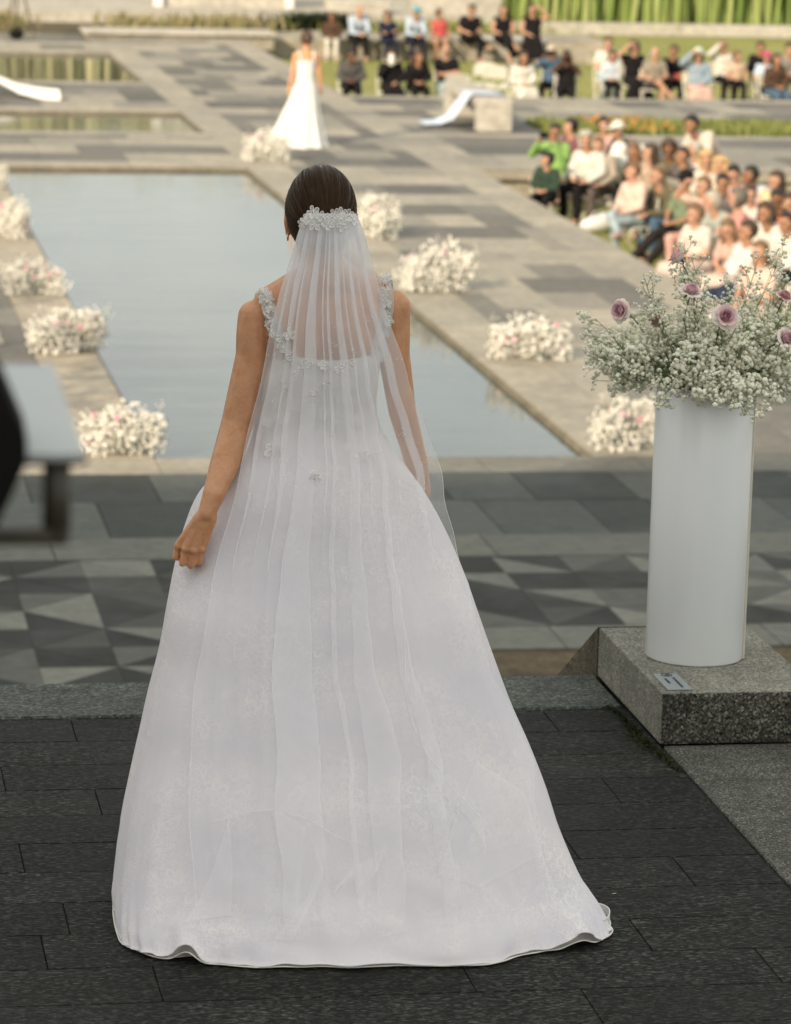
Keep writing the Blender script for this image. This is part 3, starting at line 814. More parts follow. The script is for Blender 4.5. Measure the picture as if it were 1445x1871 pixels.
# ------------------------------------------------------------ seated guests
def V(*a): return Vector(a)
def pose_joints(pp):
    p = pp.split('~')[0]
    j = dict(hip=V(0, 0, .53), waist=V(0, .01, .68), chest=V(0, .03, .86), neck=V(0, .0, 1.0), head=V(0, -.02, 1.145))
    for s, n in ((-1, 'r'), (1, 'l')):      # facing -Y: the person's right hand is at -X
        j['sh' + n] = V(.165 * s, .02, .945); j['el' + n] = V(.235 * s, -.06, .69); j['wr' + n] = V(.07 * s, -.27, .63); j['ha' + n] = V(.02 * s, -.33, .61)
        j['hp' + n] = V(.09 * s, -.01, .52); j['kn' + n] = V(.115 * s, -.43, .50); j['an' + n] = V(.115 * s, -.42, .09); j['to' + n] = V(.13 * s, -.56, .04)
    def lean(d):
        for k in ('waist',): j[k].y -= d * .35
        for k in ('chest', 'shr', 'shl'): j[k].y -= d * .8; j[k].z -= d * .18
        for k in ('neck',): j[k].y -= d * 1.1; j[k].z -= d * .25
        for k in ('head',): j[k].y -= d * 1.3; j[k].z -= d * .3
        for k in ('elr', 'ell'): j[k].y -= d * .6
    if p in ('lap', 'cross', 'drink'): lean(.07)
    if p == 'shade':
        j['elr'] = V(-.34, -.14, 1.0); j['wrr'] = V(-.14, -.16, 1.2); j['har'] = V(-.05, -.16, 1.215)
    elif p == 'shade_left':
        j['ell'] = V(.34, -.14, 1.0); j['wrl'] = V(.14, -.16, 1.2); j['hal'] = V(.05, -.16, 1.215)
    elif p == 'photo':
        for s, n in ((-1, 'r'), (1, 'l')): j['el' + n] = V(.27 * s, -.2, .84); j['wr' + n] = V(.1 * s, -.33, 1.04); j['ha' + n] = V(.05 * s, -.35, 1.12)
    elif p == 'drink':
        j['elr'] = V(-.24, -.2, .76); j['wrr'] = V(-.06, -.22, .97); j['har'] = V(-.02, -.2, 1.04)
    elif p == 'lean':
        lean(.22)
        for s, n in ((-1, 'r'), (1, 'l')): j['el' + n] = V(.2 * s, -.34, .62); j['wr' + n] = V(.05 * s, -.5, .60); j['ha' + n] = V(.01 * s, -.56, .57)
    elif p == 'cross':
        j['knr'] = V(.03, -.44, .60); j['anr'] = V(.24, -.5, .38); j['tor'] = V(.30, -.62, .34)
    elif p == 'out':
        for s, n in ((-1, 'r'), (1, 'l')): j['kn' + n] = V(.12 * s, -.45, .46); j['an' + n] = V(.14 * s, -.86, .16); j['to' + n] = V(.15 * s, -.98, .2)
    elif p == 'bend':
        lean(.42)
        for n in 'rl':
            s = -1 if n == 'r' else 1
            j['kn' + n] = V(.1 * s, .0, .48); j['hp' + n] = V(.09 * s, .05, .9); j['an' + n] = V(.1 * s, .03, .08); j['to' + n] = V(.11 * s, -.1, .04)
        for k in ('hip', 'waist', 'chest', 'neck', 'head', 'shr', 'shl', 'elr', 'ell', 'wrr', 'wrl', 'har', 'hal'): j[k].z += .38; j[k].y += .06
        for s, n in ((-1, 'r'), (1, 'l')): j['el' + n] = j['sh' + n] + V(.05 * s, -.1, -.25); j['wr' + n] = j['sh' + n] + V(-.04 * s, -.28, -.4); j['ha' + n] = j['wr' + n] + V(-.02 * s, -.06, -.03)
    t_ = pp.split('~')[1] if '~' in pp else ''
    if t_:
        tw = {'a': -22, 'b': 24, 'c': 10, 'd': -8}[t_]
        if t_ in 'cd' and p in ('lap', 'cross', 'drink'): lean(.10 if t_ == 'c' else -.07)
        for k in ('waist', 'chest', 'shr', 'shl', 'neck', 'head', 'elr', 'ell'):
            q = j[k] - j['hip']; q.rotate(Euler((0, R(4 if t_ == 'a' else -3), R(tw * .6)))); j[k] = j['hip'] + q
        if p == 'lap' and t_ == 'b': j['wrl'] = V(.20, -.36, .60); j['hal'] = V(.19, -.43, .60)
        if p == 'lap' and t_ == 'd': j['wrr'] = V(.10, -.20, .76); j['elr'] = V(-.20, -.12, .70); j['har'] = V(.17, -.19, .78); j['wrl'] = V(-.10, -.22, .72); j['hal'] = V(-.16, -.21, .74)
    return j
def head_turn(pp):
    t_ = pp.split('~')[1] if '~' in pp else ''
    return {'': (0, 0, 0), 'a': (R(6), R(5), R(-42)), 'b': (R(4), R(-6), R(38)), 'c': (R(16), 0, R(14)), 'd': (R(-4), R(4), R(-16))}[t_]
MESH = {}
def guest_meshes(p):
    if p in MESH: return MESH[p]
    j = pose_joints(p); d = {}; VS = .02
    bm = bmesh.new()
    h = j['head']; HM = Euler(head_turn(p)).to_matrix()
    def turn(b_): bmesh.ops.rotate(b_, verts=b_.verts[:], cent=h, matrix=HM)
    ellipsoid(bm, h + V(0, .014, .014), (.070, .090, .102)); ellipsoid(bm, h + V(0, -.034, -.058), (.047, .046, .058))
    capsule(bm, h + V(0, -.085, .02), h + V(0, -.105, -.02), .012, .017, 8)
    for s in (-1, 1): ellipsoid(bm, h + V(.078 * s, .01, -.005), (.014, .022, .034), None, 8, 6)
    turn(bm)
    capsule(bm, j['neck'] + V(0, .01, -.05), h + V(0, .01, -.05), .056, .052)
    capsule(bm, j['chest'] + V(-.06, 0, 0), j['chest'] + V(.06, 0, 0), .115, .115); capsule(bm, j['hip'] + V(-.06, 0, 0), j['hip'] + V(.06, 0, 0), .11, .11)
    capsule(bm, j['hip'], j['chest'], .115, .11)
    for n in 'rl':
        capsule(bm, j['chest'] + V(0, 0, .07), j['sh' + n], .06, .055)
        capsule(bm, j['sh' + n], j['el' + n], .048, .038); capsule(bm, j['el' + n], j['wr' + n], .038, .027); capsule(bm, j['wr' + n], j['ha' + n], .032, .028)
        dd = (j['ha' + n] - j['wr' + n]).normalized()
        sx, sy = frame(dd)
        for q in (-1.5, -.5, .5, 1.5): capsule(bm, j['ha' + n] + sx * q * .017, j['ha' + n] + sx * q * .02 + dd * .055, .0115, .010, 6)
        capsule(bm, j['wr' + n] + sx * .02, j['wr' + n] + sx * .05 + dd * .05, .012, .011, 6)
        capsule(bm, j['hp' + n], j['kn' + n], .075, .055); capsule(bm, j['kn' + n], j['an' + n], .052, .036); capsule(bm, j['an' + n], j['to' + n] + V(0, 0, .01), .036, .03)
    d['body'] = voxel(bm, .0125, 4, 'person_body')
    def torso(bm):
        capsule(bm, j['chest'] + V(-.075, 0, 0), j['chest'] + V(.075, 0, 0), .13, .13); capsule(bm, j['waist'] + V(-.055, 0, 0), j['waist'] + V(.055, 0, 0), .13, .13)
        capsule(bm, j['hip'] + V(-.065, 0, 0), j['hip'] + V(.065, 0, 0), .13, .13); capsule(bm, j['hip'], j['chest'], .13, .13)
        for n in 'rl': capsule(bm, j['chest'] + V(0, 0, .075), j['sh' + n], .068, .064)
    for nm in ('long', 'short', 'vest'):
        bm = bmesh.new(); torso(bm)
        if nm != 'vest':
            for n in 'rl':
                e = j['el' + n] if nm == 'long' else j['sh' + n].lerp(j['el' + n], .65)
                capsule(bm, j['sh' + n], e, .064, .054)
                if nm == 'long': capsule(bm, j['el' + n], j['el' + n].lerp(j['wr' + n], .9), .054, .042)
        d['top_' + nm] = voxel(bm, VS, 3, 'person_top_' + nm, .5, .013)
    bm = bmesh.new()
    capsule(bm, j['hip'] + V(-.07, 0, -.01), j['hip'] + V(.07, 0, -.01), .127, .127)
    for n in 'rl': capsule(bm, j['hp' + n], j['kn' + n], .092, .071); capsule(bm, j['kn' + n], j['kn' + n].lerp(j['an' + n], .94), .071, .056)
    d['trousers'] = voxel(bm, VS, 3, 'person_trousers', .5, .013)
    bm = bmesh.new()
    capsule(bm, j['hip'] + V(-.07, 0, -.01), j['hip'] + V(.07, 0, -.01), .127, .127)
    for n in 'rl': capsule(bm, j['hp' + n], j['kn' + n].lerp(j['hp' + n], .25), .092, .08)
    d['shorts'] = voxel(bm, VS, 3, 'person_shorts', .5, .013)
    bm = bmesh.new()
    capsule(bm, j['hip'] + V(-.07, 0, 0), j['hip'] + V(.07, 0, 0), .13, .13)
    for q in range(-2, 3):
        t = (q + 2) / 4; k = j['knr'].lerp(j['knl'], t); hp = j['hpr'].lerp(j['hpl'], t); an = j['anr'].lerp(j['anl'], t)
        capsule(bm, hp, k, .10, .085); capsule(bm, k, k.lerp(an, .72) + V(.10 * (t - .5) * 2, -.03, 0), .085, .09)
    d['skirt'] = voxel(bm, VS, 3, 'person_skirt', .5, .013)
    for n in 'rl':
        bm = bmesh.new(); capsule(bm, j['an' + n] + V(0, .03, -.05), j['to' + n] + V(0, -.01, 0), .046, .04)
        d['shoe_' + n] = voxel(bm, .016, 2, 'person_shoe')
    for sty in ('short', 'long', 'bun', 'bob', 'curly', 'thin'):
        bm = bmesh.new(); c = h + V(0, .022, .025)
        r = {'curly': (.105, .115, .12), 'bob': (.105, .115, .112), 'thin': (.074, .093, .099)}.get(sty, (.080, .099, .103))
        ellipsoid(bm, c, r, None, 20, 14)
        zc = {'bob': -.13, 'curly': -.1}.get(sty, -.085)
        dele = [v for v in bm.verts if (v.co.y < h.y - .03 and v.co.z < h.z + .055) or v.co.z < h.z + zc]
        bmesh.ops.delete(bm, geom=dele, context='VERTS')
        if sty == 'thin': bmesh.ops.delete(bm, geom=[v for v in bm.verts if v.co.z > h.z + .085 and v.co.y < h.y + .06], context='VERTS')
        bmesh.ops.solidify(bm, geom=bm.faces[:], thickness=-.012)
        if sty == 'long':
            for q in (-1, 0, 1): capsule(bm, h + V(.045 * q, .07, -.02), h + V(.062 * q, .09, -.27), .045, .03)
            for q in (-1, 1): capsule(bm, h + V(.078 * q, .01, -.0), h + V(.085 * q, .02, -.22), .026, .02)
        if sty == 'bun': ellipsoid(bm, h + V(0, .1, .07), (.045, .045, .045))
        if sty == 'bob':
            for q in (-1, 1): capsule(bm, h + V(.082 * q, .02, .02), h + V(.088 * q, -.0, -.08), .034, .03)
        turn(bm)
        m = voxel(bm, .013, 2, 'person_hair_' + sty, .5, .012)
        d['hair_' + sty] = m
    bm = bmesh.new(); ellipsoid(bm, h + V(0, .015, .035), (.092, .108, .105), None, 20, 12)
    bmesh.ops.delete(bm, geom=[v for v in bm.verts if v.co.z < h.z + .03], context='VERTS'); bmesh.ops.solidify(bm, geom=bm.faces[:], thickness=-.012)
    bm2 = bm.copy()
    for v in box(bm, -.07, .07, -.2, -.07, .03, .045): v.co = v.co + h
    turn(bm)
    d['cap'] = voxel(bm, .011, 2, 'person_cap')
    tube(bm2, [h + V(0, .015, .03), h + V(0, .015, .044)], [.165, .12], 20)
    turn(bm2)
    d['sunhat'] = voxel(bm2, .011, 2, 'person_sunhat')
    for s, n in ((-1, 'r'), (1, 'l')):
        bm = bmesh.new(); ellipsoid(bm, h + V(.032 * s, -.082, .015), (.014, .012, .009), None, 8, 6); turn(bm); d['eye_' + n] = bpy.data.meshes.new('person_eye'); bm.to_mesh(d['eye_' + n]); bm.free()
    bm = bmesh.new(); ellipsoid(bm, h + V(0, -.086, -.058), (.024, .01, .008), None, 8, 6); turn(bm); d['mouth'] = bpy.data.meshes.new('person_mouth'); bm.to_mesh(d['mouth']); bm.free()
    d['j'] = j
    for k, m in (('body', 'skin_far'), ('top_long', 'cloth'), ('top_short', 'cloth'), ('top_vest', 'cloth'), ('trousers', 'cloth'), ('shorts', 'cloth'), ('skirt', 'cloth'), ('shoe_r', 'cloth'), ('shoe_l', 'cloth'), ('cap', 'cloth'), ('sunhat', 'cloth'), ('eye_r', 'eye'), ('eye_l', 'eye'), ('mouth', 'lip')):
        d[k].materials.append(MAT[m])
    for k in d:
        if k.startswith('hair_'): d[k].materials.append(MAT['hair_far'])
    MESH[p] = d
    return d

# colours
WHT, CREAM, BLK, NAVY, GREY = (.56, .53, .47), (.46, .41, .32), (.010, .009, .010), (.015, .018, .035), (.075, .07, .068)
LBLUE, DENIM, LDENIM, OLIVE, PINK, BEIGE = (.38, .44, .52), (.07, .12, .18), (.28, .34, .36), (.10, .09, .055), (.50, .30, .26), (.36, .27, .20)
MAROON, LIME, RED, CORAL, FLORAL, BROWN = (.15, .065, .07), (.20, .34, .10), (.45, .08, .08), (.58, .17, .10), (.15, .19, .115), (.07, .042, .028)
SK1, SK2, SK3, SK4 = (.44, .245, .165), (.33, .17, .10), (.22, .105, .056), (.12, .058, .032)
HBLK, HBRN, HLBR, HBLD, HGRY = (.012, .010, .009), (.05, .03, .018), (.15, .09, .045), (.45, .30, .14), (.36, .33, .28)
#  x, y of the crown, row, facing, pose, sleeve, top, bottom kind, bottom, hair kind, hair, skin, extra, label, short name
G = [
 (607, 24, 'B', -8, 'lap', 'long', BROWN, 'trousers', WHT, 'long', HBRN, SK3, None, 'woman with long brown hair, brown cardigan and white trousers seated on the far stone ledge'),
 (658, 8, 'B', 5, 'lean', 'long', LBLUE, 'trousers', BLK, 'thin', HGRY, SK1, None, 'balding man in a pale blue shirt leaning forward on the far stone ledge'),
 (708, 20, 'B', 0, 'lap', 'long', NAVY, 'trousers', NAVY, 'bob', HBLK, SK1, None, 'dark haired person all in navy on the far stone ledge'),
 (762, 12, 'B', 3, 'lean', 'long', LBLUE, 'trousers', NAVY, 'short', HBLK, SK2, ('cap', (.10, .30, .36)), 'man in a pale blue shirt and teal cap on the far stone ledge'),
 (804, 17, 'B', 0, 'lap', 'vest', RED, 'shorts', BEIGE, 'bun', HBRN, SK2, None, 'child in a red top seated between the teal cap and the black t-shirt'),
 (862, 8, 'B', 10, 'cross', 'short', BLK, 'trousers', BLK, 'short', HBLK, SK1, None, 'man in a black t-shirt and black trousers with clasped hands on the far ledge'),
 (921, 8, 'B', -5, 'cross', 'vest', BLK, 'skirt', BLK, 'long', HBRN, SK1, None, 'woman in a sleeveless black dress with arms folded on the far ledge'),
 (974, 7, 'B', -10, 'shade_left', 'vest', BLK, 'skirt', BLK, 'long', HBRN, SK1, None, 'woman in a long black dress shading her eyes, rightmost on the far ledge'),
 (643, 88, 'F', -5, 'lap', 'long', GREY, 'trousers', BLK, 'short', HBLK, SK4, 'shirt', 'man in a grey blazer over a white shirt just right of the distant bride'),
 (716, 90, 'F', 0, 'drink', 'long', BLK, 'skirt', BLK, 'bob', HBLK, SK1, 'white', 'woman in a black dress holding something white to her face, right of the grey blazer'),
 (766, 92, 'F', 4, 'lap', 'long', BLK, 'trousers', BLK, 'long', HBRN, SK2, 'shirt', 'woman in a black jacket over a white blouse behind the stone bench'),
 (815, 80, 'F', -6, 'lap', 'short', BLK, 'trousers', LDENIM, 'thin', HGRY, SK1, None, 'bald man in a black t-shirt and light jeans behind the stone bench'),
 (958, 94, 'F', 8, 'lap', 'long', WHT, 'skirt', WHT, 'long', HBRN, SK2, None, 'dark haired woman in a long white dress beside the empty white chairs'),
 (1008, 82, 'F', -20, 'photo', 'long', DENIM, 'trousers', BLK, 'short', HBLK, SK3, ('cap', (.40, .34, .26)), 'person in a denim jacket and tan cap taking a picture'),
 (1036, 92, 'F', -12, 'photo', 'short', BLK, 'trousers', BLK, 'long', HBLK, SK4, None, 'person in black with raised forearms beside the tan cap'),
 (1112, 68, 'F', -6, 'lap', 'short', WHT, 'trousers', LBLUE, 'short', HBRN, SK1, None, 'big man in a white shirt behind a guest in pale blue'),
 (1120, 92, 'G', -6, 'lap', 'long', (.43, .48, .54), 'trousers', BLK, 'bob', HBRN, SK1, None, 'guest in pale blue shirt and black trousers before the big man in white'),
 (1160, 74, 'F', 4, 'shade', 'short', BLK, 'skirt', BLK, 'bob', HBRN, SK1, None, 'woman in a black dress shading her eyes beside the big man in white'),
 (1198, 86, 'F', -4, 'cross', 'short', (.24, .21, .165), 'shorts', (.05, .05, .05), 'thin', HGRY, SK1, None, 'pale haired man in a grey-beige t-shirt and dark shorts with bare knees'),
 (1231, 82, 'F', 0, 'lap', 'short', BLK, 'trousers', BLK, 'bun', HBRN, SK2, 'red', 'woman in a black top holding something red'),
 (1277, 88, 'F', -2, 'shade', 'long', (.24, .30, .36), 'skirt', (.50, .34, .29), 'long', HBRN, SK1, ('sunhat', (.45, .50, .42)), 'woman in a denim jacket, pale pink skirt and pale sun hat'),
 (1323, 74, 'F', 6, 'shade', 'long', WHT, 'trousers', BLK, 'short', HLBR, SK1, None, 'guest in a white shirt with one arm raised, right of the pale sun hat'),
 (1347, 93, 'G', -3, 'lap', 'short', (.50, .36, .27), 'trousers', BLK, 'bob', HLBR, SK1, None, 'person in a beige top and black trousers in front of the raised white sleeve'),
 (1391, 76, 'F', -5, 'lap', 'long', BLK, 'trousers', BLK, 'bun', HBLK, SK2, None, 'dark haired person in black with the hair tied up on top'),
 (1402, 95, 'G', -8, 'lap', 'short', (.42, .52, .60), 'trousers', BLK, 'short', HBRN, SK1, ('cap', (.40, .07, .14)), 'child in a pale blue top and magenta cap at the right of the far lawn'),
 (1421, 98, 'F', 10, 'lap', 'long', BROWN, 'trousers', DENIM, 'long', HBRN, SK2, None, 'woman with long brown hair, brown jacket and blue jeans beside the magenta cap'),
 (1444, 78, 'F', 0, 'lap', 'long', (.22, .20, .18), 'trousers', (.1, .1, .1), 'short', HBRN, SK1, None, 'guest in a taupe jacket cut off by the right edge on the far lawn'),
 (1014, 226, 'N', -35, 'photo', 'long', LIME, 'trousers', CREAM, 'short', HBLK, SK2, None, 'person in a lime green jacket holding a camera up'),
 (1042, 216, 'N', -50, 'lap', 'long', MAROON, 'trousers', (.24, .17, .15), 'short', HBLK, SK1, None, 'dark haired person in a maroon top at the back corner of the near lawn'),
 (1072, 240, 'N', -50, 'lap', 'long', WHT, 'trousers', BLK, 'bob', HGRY, SK1, None, 'grey-blond person in a white jacket seated in the first row'),
 (999, 278, 'K', -30, 'lap', 'long', (.03, .05, .035), 'trousers', BLK, 'bob', HBLK, SK1, None, 'dark haired child with a green collar at the near corner of the sunken lawn'),
 (1104, 214, 'N', -45, 'lap', 'short', PINK, 'trousers', BLK, 'bun', HBLK, SK1, None, 'person with dark tied up hair and a pink top behind the white cap'),
 (1128, 222, 'N', -55, 'lean', 'long', GREY, 'trousers', BLK, 'short', HBRN, SK1, ('cap', WHT), 'man in a white cap and charcoal top leaning forward'),
 (1158, 262, 'N', -60, 'lap', 'long', BLK, 'trousers', BLK, 'long', HLBR, SK2, None, 'brown haired woman in a dark coat below the charcoal top'),
 (1155, 296, 'N', -58, 'cross', 'long', (.54, .40, .34), 'trousers', LDENIM, 'short', HLBR, SK1, None, 'person in a pale pink blouse and very light jeans with crossed legs'),
 (1223, 256, 'N', -35, 'lap', 'long', OLIVE, 'trousers', (.1, .09, .07), 'curly', HBRN, SK3, None, 'dark curly haired woman in an olive top looking this way'),
 (1262, 212, 'S', -50, 'bend', 'long', (.54, .45, .40), 'trousers', BEIGE, 'curly', HBLK, SK2, None, 'dark haired man in a pale pink shirt bending over the back row'),
 (1268, 258, 'N', -50, 'drink', 'short', WHT, 'trousers', BLK, 'short', HGRY, SK1, None, 'grey haired man in white with a hand to his mouth'),
 (1292, 276, 'N', -52, 'lap', 'long', (.52, .47, .41), 'trousers', CREAM, 'bob', HBLD, SK1, None, 'blond person in a cream shirt left of another blond head'),
 (1317, 287, 'N', -50, 'lap', 'long', CREAM, 'trousers', BEIGE, 'bob', HBLD, SK1, None, 'blond person in beige near the tan retaining wall'),
 (1253, 312, 'N', -55, 'out', 'short', FLORAL, 'trousers', (.022, .017, .016), 'short', HBLK, SK2, ('cap', BLK), 'man in a green patterned shirt and black cap with his legs stretched out'),
 (1200, 304, 'N', -58, 'lean', 'long', OLIVE, 'trousers', DENIM, 'short', HLBR, SK1, None, 'person in an olive jacket and blue jeans leaning on the knees'),
 (1340, 302, 'N', -60, 'lap', 'short', PINK, 'trousers', BEIGE, 'short', HBLK, SK1, None, 'black haired person in a pink t-shirt against the retaining wall'),
 (1370, 303, 'N', -70, 'lean', 'long', (.46, .48, .51), 'trousers', NAVY, 'short', HBLK, SK3, None, 'black haired man in a bluish white shirt turned aside'),
 (1418, 312, 'N', -25, 'lap', 'vest', (.55, .44, .27), 'trousers', RED, 'long', HBRN, SK1, None, 'woman with long dark hair, a pale yellow top and a red wrap'),
 (1347, 344, 'N', -95, 'lap', 'short', (.50, .235, .20), 'skirt', (.50, .27, .24), 'bob', (.12, .105, .08), SK1, None, 'woman with a grey bob and a coral pink patterned dress, seen from the side'),
 (1285, 322, 'N', -60, 'shade', 'short', (.50, .36, .31), 'trousers', PINK, 'long', HLBR, SK1, None, 'brown haired woman in pale pink with her arm raised'),
 (1322, 318, 'N', -62, 'drink', 'short', (.5, .42, .38), 'trousers', NAVY, 'short', HBLK, SK2, None, 'dark haired man in a pale t-shirt left of the grey bob'),
 (1398, 370, 'N', -55, 'lean', 'long', WHT, 'trousers', PINK, 'bob', HBRN, SK2, None, 'brown haired person in white bowing forward above the flowers'),
 (1444, 352, 'N', -55, 'lap', 'long', CORAL, 'trousers', (.25, .03, .02), 'short', HBRN, SK1, None, 'guest in a bright orange-red jacket at the right edge'),
 (1436, 388, 'N', -58, 'lap', 'long', WHT, 'trousers', NAVY, 'short', HBLK, SK2, None, 'guest in white and navy at the right edge beneath the orange-red jacket'),
 (1388, 440, 'N', -60, 'out', 'short', (.52, .40, .34), 'skirt', (.54, .45, .39), 'long', HLBR, SK1, None, 'woman in a pale pink dress just behind the tall vase flowers'),
 (1246, 268, 'N', -48, 'lap', 'long', (.10, .085, .08), 'trousers', BLK, 'short', HBRN, SK2, None, 'brown haired man in a dark brown jacket right of the curly haired woman'),
 (1188, 262, 'N', -52, 'cross', 'long', BEIGE, 'trousers', BLK, 'long', HBRN, SK1, None, 'woman in a beige coat just left of the olive top with curly hair'),
 (1094, 250, 'N', -46, 'lap', 'long', (.34, .29, .235), 'trousers', (.10, .078, .07), 'short', HLBR, SK1, None, 'light brown haired person in a taupe jacket and brown trousers near the white jacket'),
 (1300, 350, 'N', -60, 'lean', 'long', (.30, .32, .28), 'trousers', (.09, .10, .11), 'short', HGRY, SK1, None, 'grey haired man in a sage jacket bending low before the raised pink arm'),
 (1372, 338, 'N', -50, 'lap', 'short', (.5, .46, .42), 'trousers', NAVY, 'bun', HBRN, SK1, None, 'woman with a high brown bun in an oatmeal top near the right edge'),
 (1268, 372, 'N', -62, 'lap', 'short', (.55, .47, .42), 'skirt', (.5, .40, .36), 'bob', HLBR, SK1, None, 'light brown bobbed woman in a pale blouse behind the top of the flowers'),
 (1420, 346, 'N', -58, 'lean', 'long', NAVY, 'trousers', NAVY, 'short', HBLK, SK3, None, 'dark haired man in a navy jacket leaning forward near the right edge'),
 (1365, 402, 'N', -64, 'lap', 'long', (.55, .53, .50), 'trousers', (.03, .04, .07), 'short', HBRN, SK2, None, 'brown haired man in a white shirt just above the right side of the flowers'),
 (1330, 400, 'N', -58, 'lap', 'short', (.50, .33, .28), 'skirt', (.50, .40, .35), 'long', HLBR, SK1, None, 'light brown haired woman in a salmon dress above the vase flowers'),
]
HEADZ = 1.27
chair_jobs = []
def place_guest(i, g):
    x, y, row, face, pose, slv, tc, bk, bc, hk, hc, sk, ex, label = g
    if row in 'NK' or i % 3: pose = pose + ('', '~a', '~c', '~b', '~d')[(i * 7 + (i // 5)) % 5] if pose in ('lap', 'cross', 'lean', 'drink') else pose
    d = guest_meshes(pose); j = d['j']
    htop = j['head'].z + .125
    sc = rnd.uniform(.96, 1.03)
    a_ = R(face)
    off = Vector((j['head'].x, j['head'].y, 0)); off.rotate(Euler((0, 0, a_)))
    if row == 'B':
        hp = at_y(x, y, 76.75); sc = max(.86, min(1.12, (hp.z - LZ) / htop))
    else:
        z = LZ + htop * sc
        if row in 'GK': sc *= .88 if row == 'G' else .82; z = LZ + htop * sc
        hp = at(x, y, z)
        if row in 'FG':
            lo = 62.95 if row == 'G' else 63.3
            if hp.y < lo: hp = at_y(x, y, lo); sc = max(.8, (hp.z - LZ) / htop)
    root = Vector((hp.x, hp.y, LZ)) - off * sc
    p = empty('person', root, a_, label, 'person', 'wedding guests on the lawns')
    p.scale = (sc,) * 3
    def part(nm, key, col):
        o = bpy.data.objects.new(nm, d[key]); COL.objects.link(o); o.parent = p; o.color = (*col, 1); return o
    part('body', 'body', sk)
    part('jacket' if slv == 'long' else 'shirt', 'top_' + slv, tc)
    part(bk, bk, bc)
    hat = ex if isinstance(ex, tuple) else None
    part('hair', 'hair_' + hk, hc)
    if hat: part('hat', hat[0], hat[1])
    shoe = rnd.choice((BLK, BROWN, WHT, (.3, .22, .16)))
    part('shoe', 'shoe_r', shoe); part('shoe', 'shoe_l', shoe)
    part('eye', 'eye_r', (0, 0, 0)); part('eye', 'eye_l', (0, 0, 0)); part('mouth', 'mouth', (0, 0, 0))
    if ex == 'shirt':
        bm = bmesh.new()
        v = [bm.verts.new(q) for q in ((-.065, -.115, 1.0), (.065, -.115, 1.0), (.075, -.128, .85), (.05, -.135, .62), (-.05, -.135, .62), (-.075, -.128, .85))]
        bm.faces.new(v); bmesh.ops.solidify(bm, geom=bm.faces[:], thickness=.02)
        o = obj('shirt_front', bm, MAT['white_fabric'], p)
    if ex in ('white', 'red'):
        bm = bmesh.new()
        if ex == 'white': capsule(bm, (0, 0, 0), (0, 0, .1), .05, .06); o = obj('paper_cup', bm, MAT['white_fabric'], None, True); w = Vector((-.03, -.27, 1.0)); lb = 'white cup held by the woman in black on the far lawn'; ct = 'cup'
        else: box(bm, -.06, .06, -.03, .03, -.05, .05); bevel(bm, .02, 2); o = obj('phone_case', bm, MAT['orange_flower'] if False else simple('red_case', RED), None); w = Vector((.02, -.37, .66)); lb = 'red phone case held by the woman in the black top'; ct = 'phone'
        w.rotate(Euler((0, 0, a_))); o.location = root + w * sc; tag(o, lb, ct)
    if pose.startswith('photo'):
        bm = bmesh.new(); box(bm, -.065, .065, -.02, .02, -.04, .04); bevel(bm, .008, 2); tube(bm, [(0, -.02, 0), (0, -.07, 0)], .03, 12)
        o = obj('camera', bm, MAT['black']); w = Vector((0, -.40, 1.14)); w.rotate(Euler((0, 0, a_))); o.location = root + w * sc; o.rotation_euler = (0, 0, a_)
        tag(o, 'small black camera held up by the ' + label.split(' beside')[0].split(' holding')[0].split(' taking')[0].split(' with raised')[0], 'camera')
    if row in 'FGN' :
        cp = Vector((0, .04, 0)); cp.rotate(Euler((0, 0, a_)))
        chair_jobs.append((root + cp * sc, a_, sc, 'white folding chair under the ' + label))
    return p
persons = [place_guest(i, g) for i, g in enumerate(G)]

# ------------------------------------------------------------ white folding chairs
def make_chair():
    c = empty('folding_chair', (0, 0, 0), 0, 'white folding chair', 'chair', 'white folding chairs of the guests')
    bm = bmesh.new(); box(bm, -.2, .2, -.2, .19, .405, .43); bevel(bm, .012, 2); obj('seat', bm, MAT['chair_white'], c)
    bm = bmesh.new(); nseg = 14
    pr = []
    for k in range(nseg + 1):
        t = k / nseg; x = -.2 + .4 * t; zt = .80 + .045 * math.sin(math.pi * t) ** .6
        pr.append((x, zt))
    for y0, s in ((.20, 1),):
        top = [bm.verts.new((x, .205, z)) for x, z in pr]; bot = [bm.verts.new((x, .19, .60)) for x, z in pr]
        for k in range(nseg): bm.faces.new((bot[k], bot[k + 1], top[k + 1], top[k]))
    bmesh.ops.solidify(bm, geom=bm.faces[:], thickness=.018)
    obj('backrest', bm, MAT['chair_white'], c)
    for s in (-1, 1):
        bm = bmesh.new(); tube(bm, [(s * .215, .215, .80), (s * .215, .19, .58), (s * .215, .02, .32), (s * .215, -.25, .012)], .013, 8); obj('leg', bm, MAT['chair_white'], c)
        bm = bmesh.new(); tube(bm, [(s * .19, -.13, .42), (s * .19, .25, .012)], .012, 8); obj('leg', bm, MAT['chair_white'], c)
    for y, z in ((-.2, .07), (.2, .07)):
        bm = bmesh.new(); tube(bm, [(-.21, y, z), (.21, y, z)], .009, 6); obj('stretcher', bm, MAT['chair_white'], c)
    return c
chair0 = make_chair(); ctab = child_table(chair0)
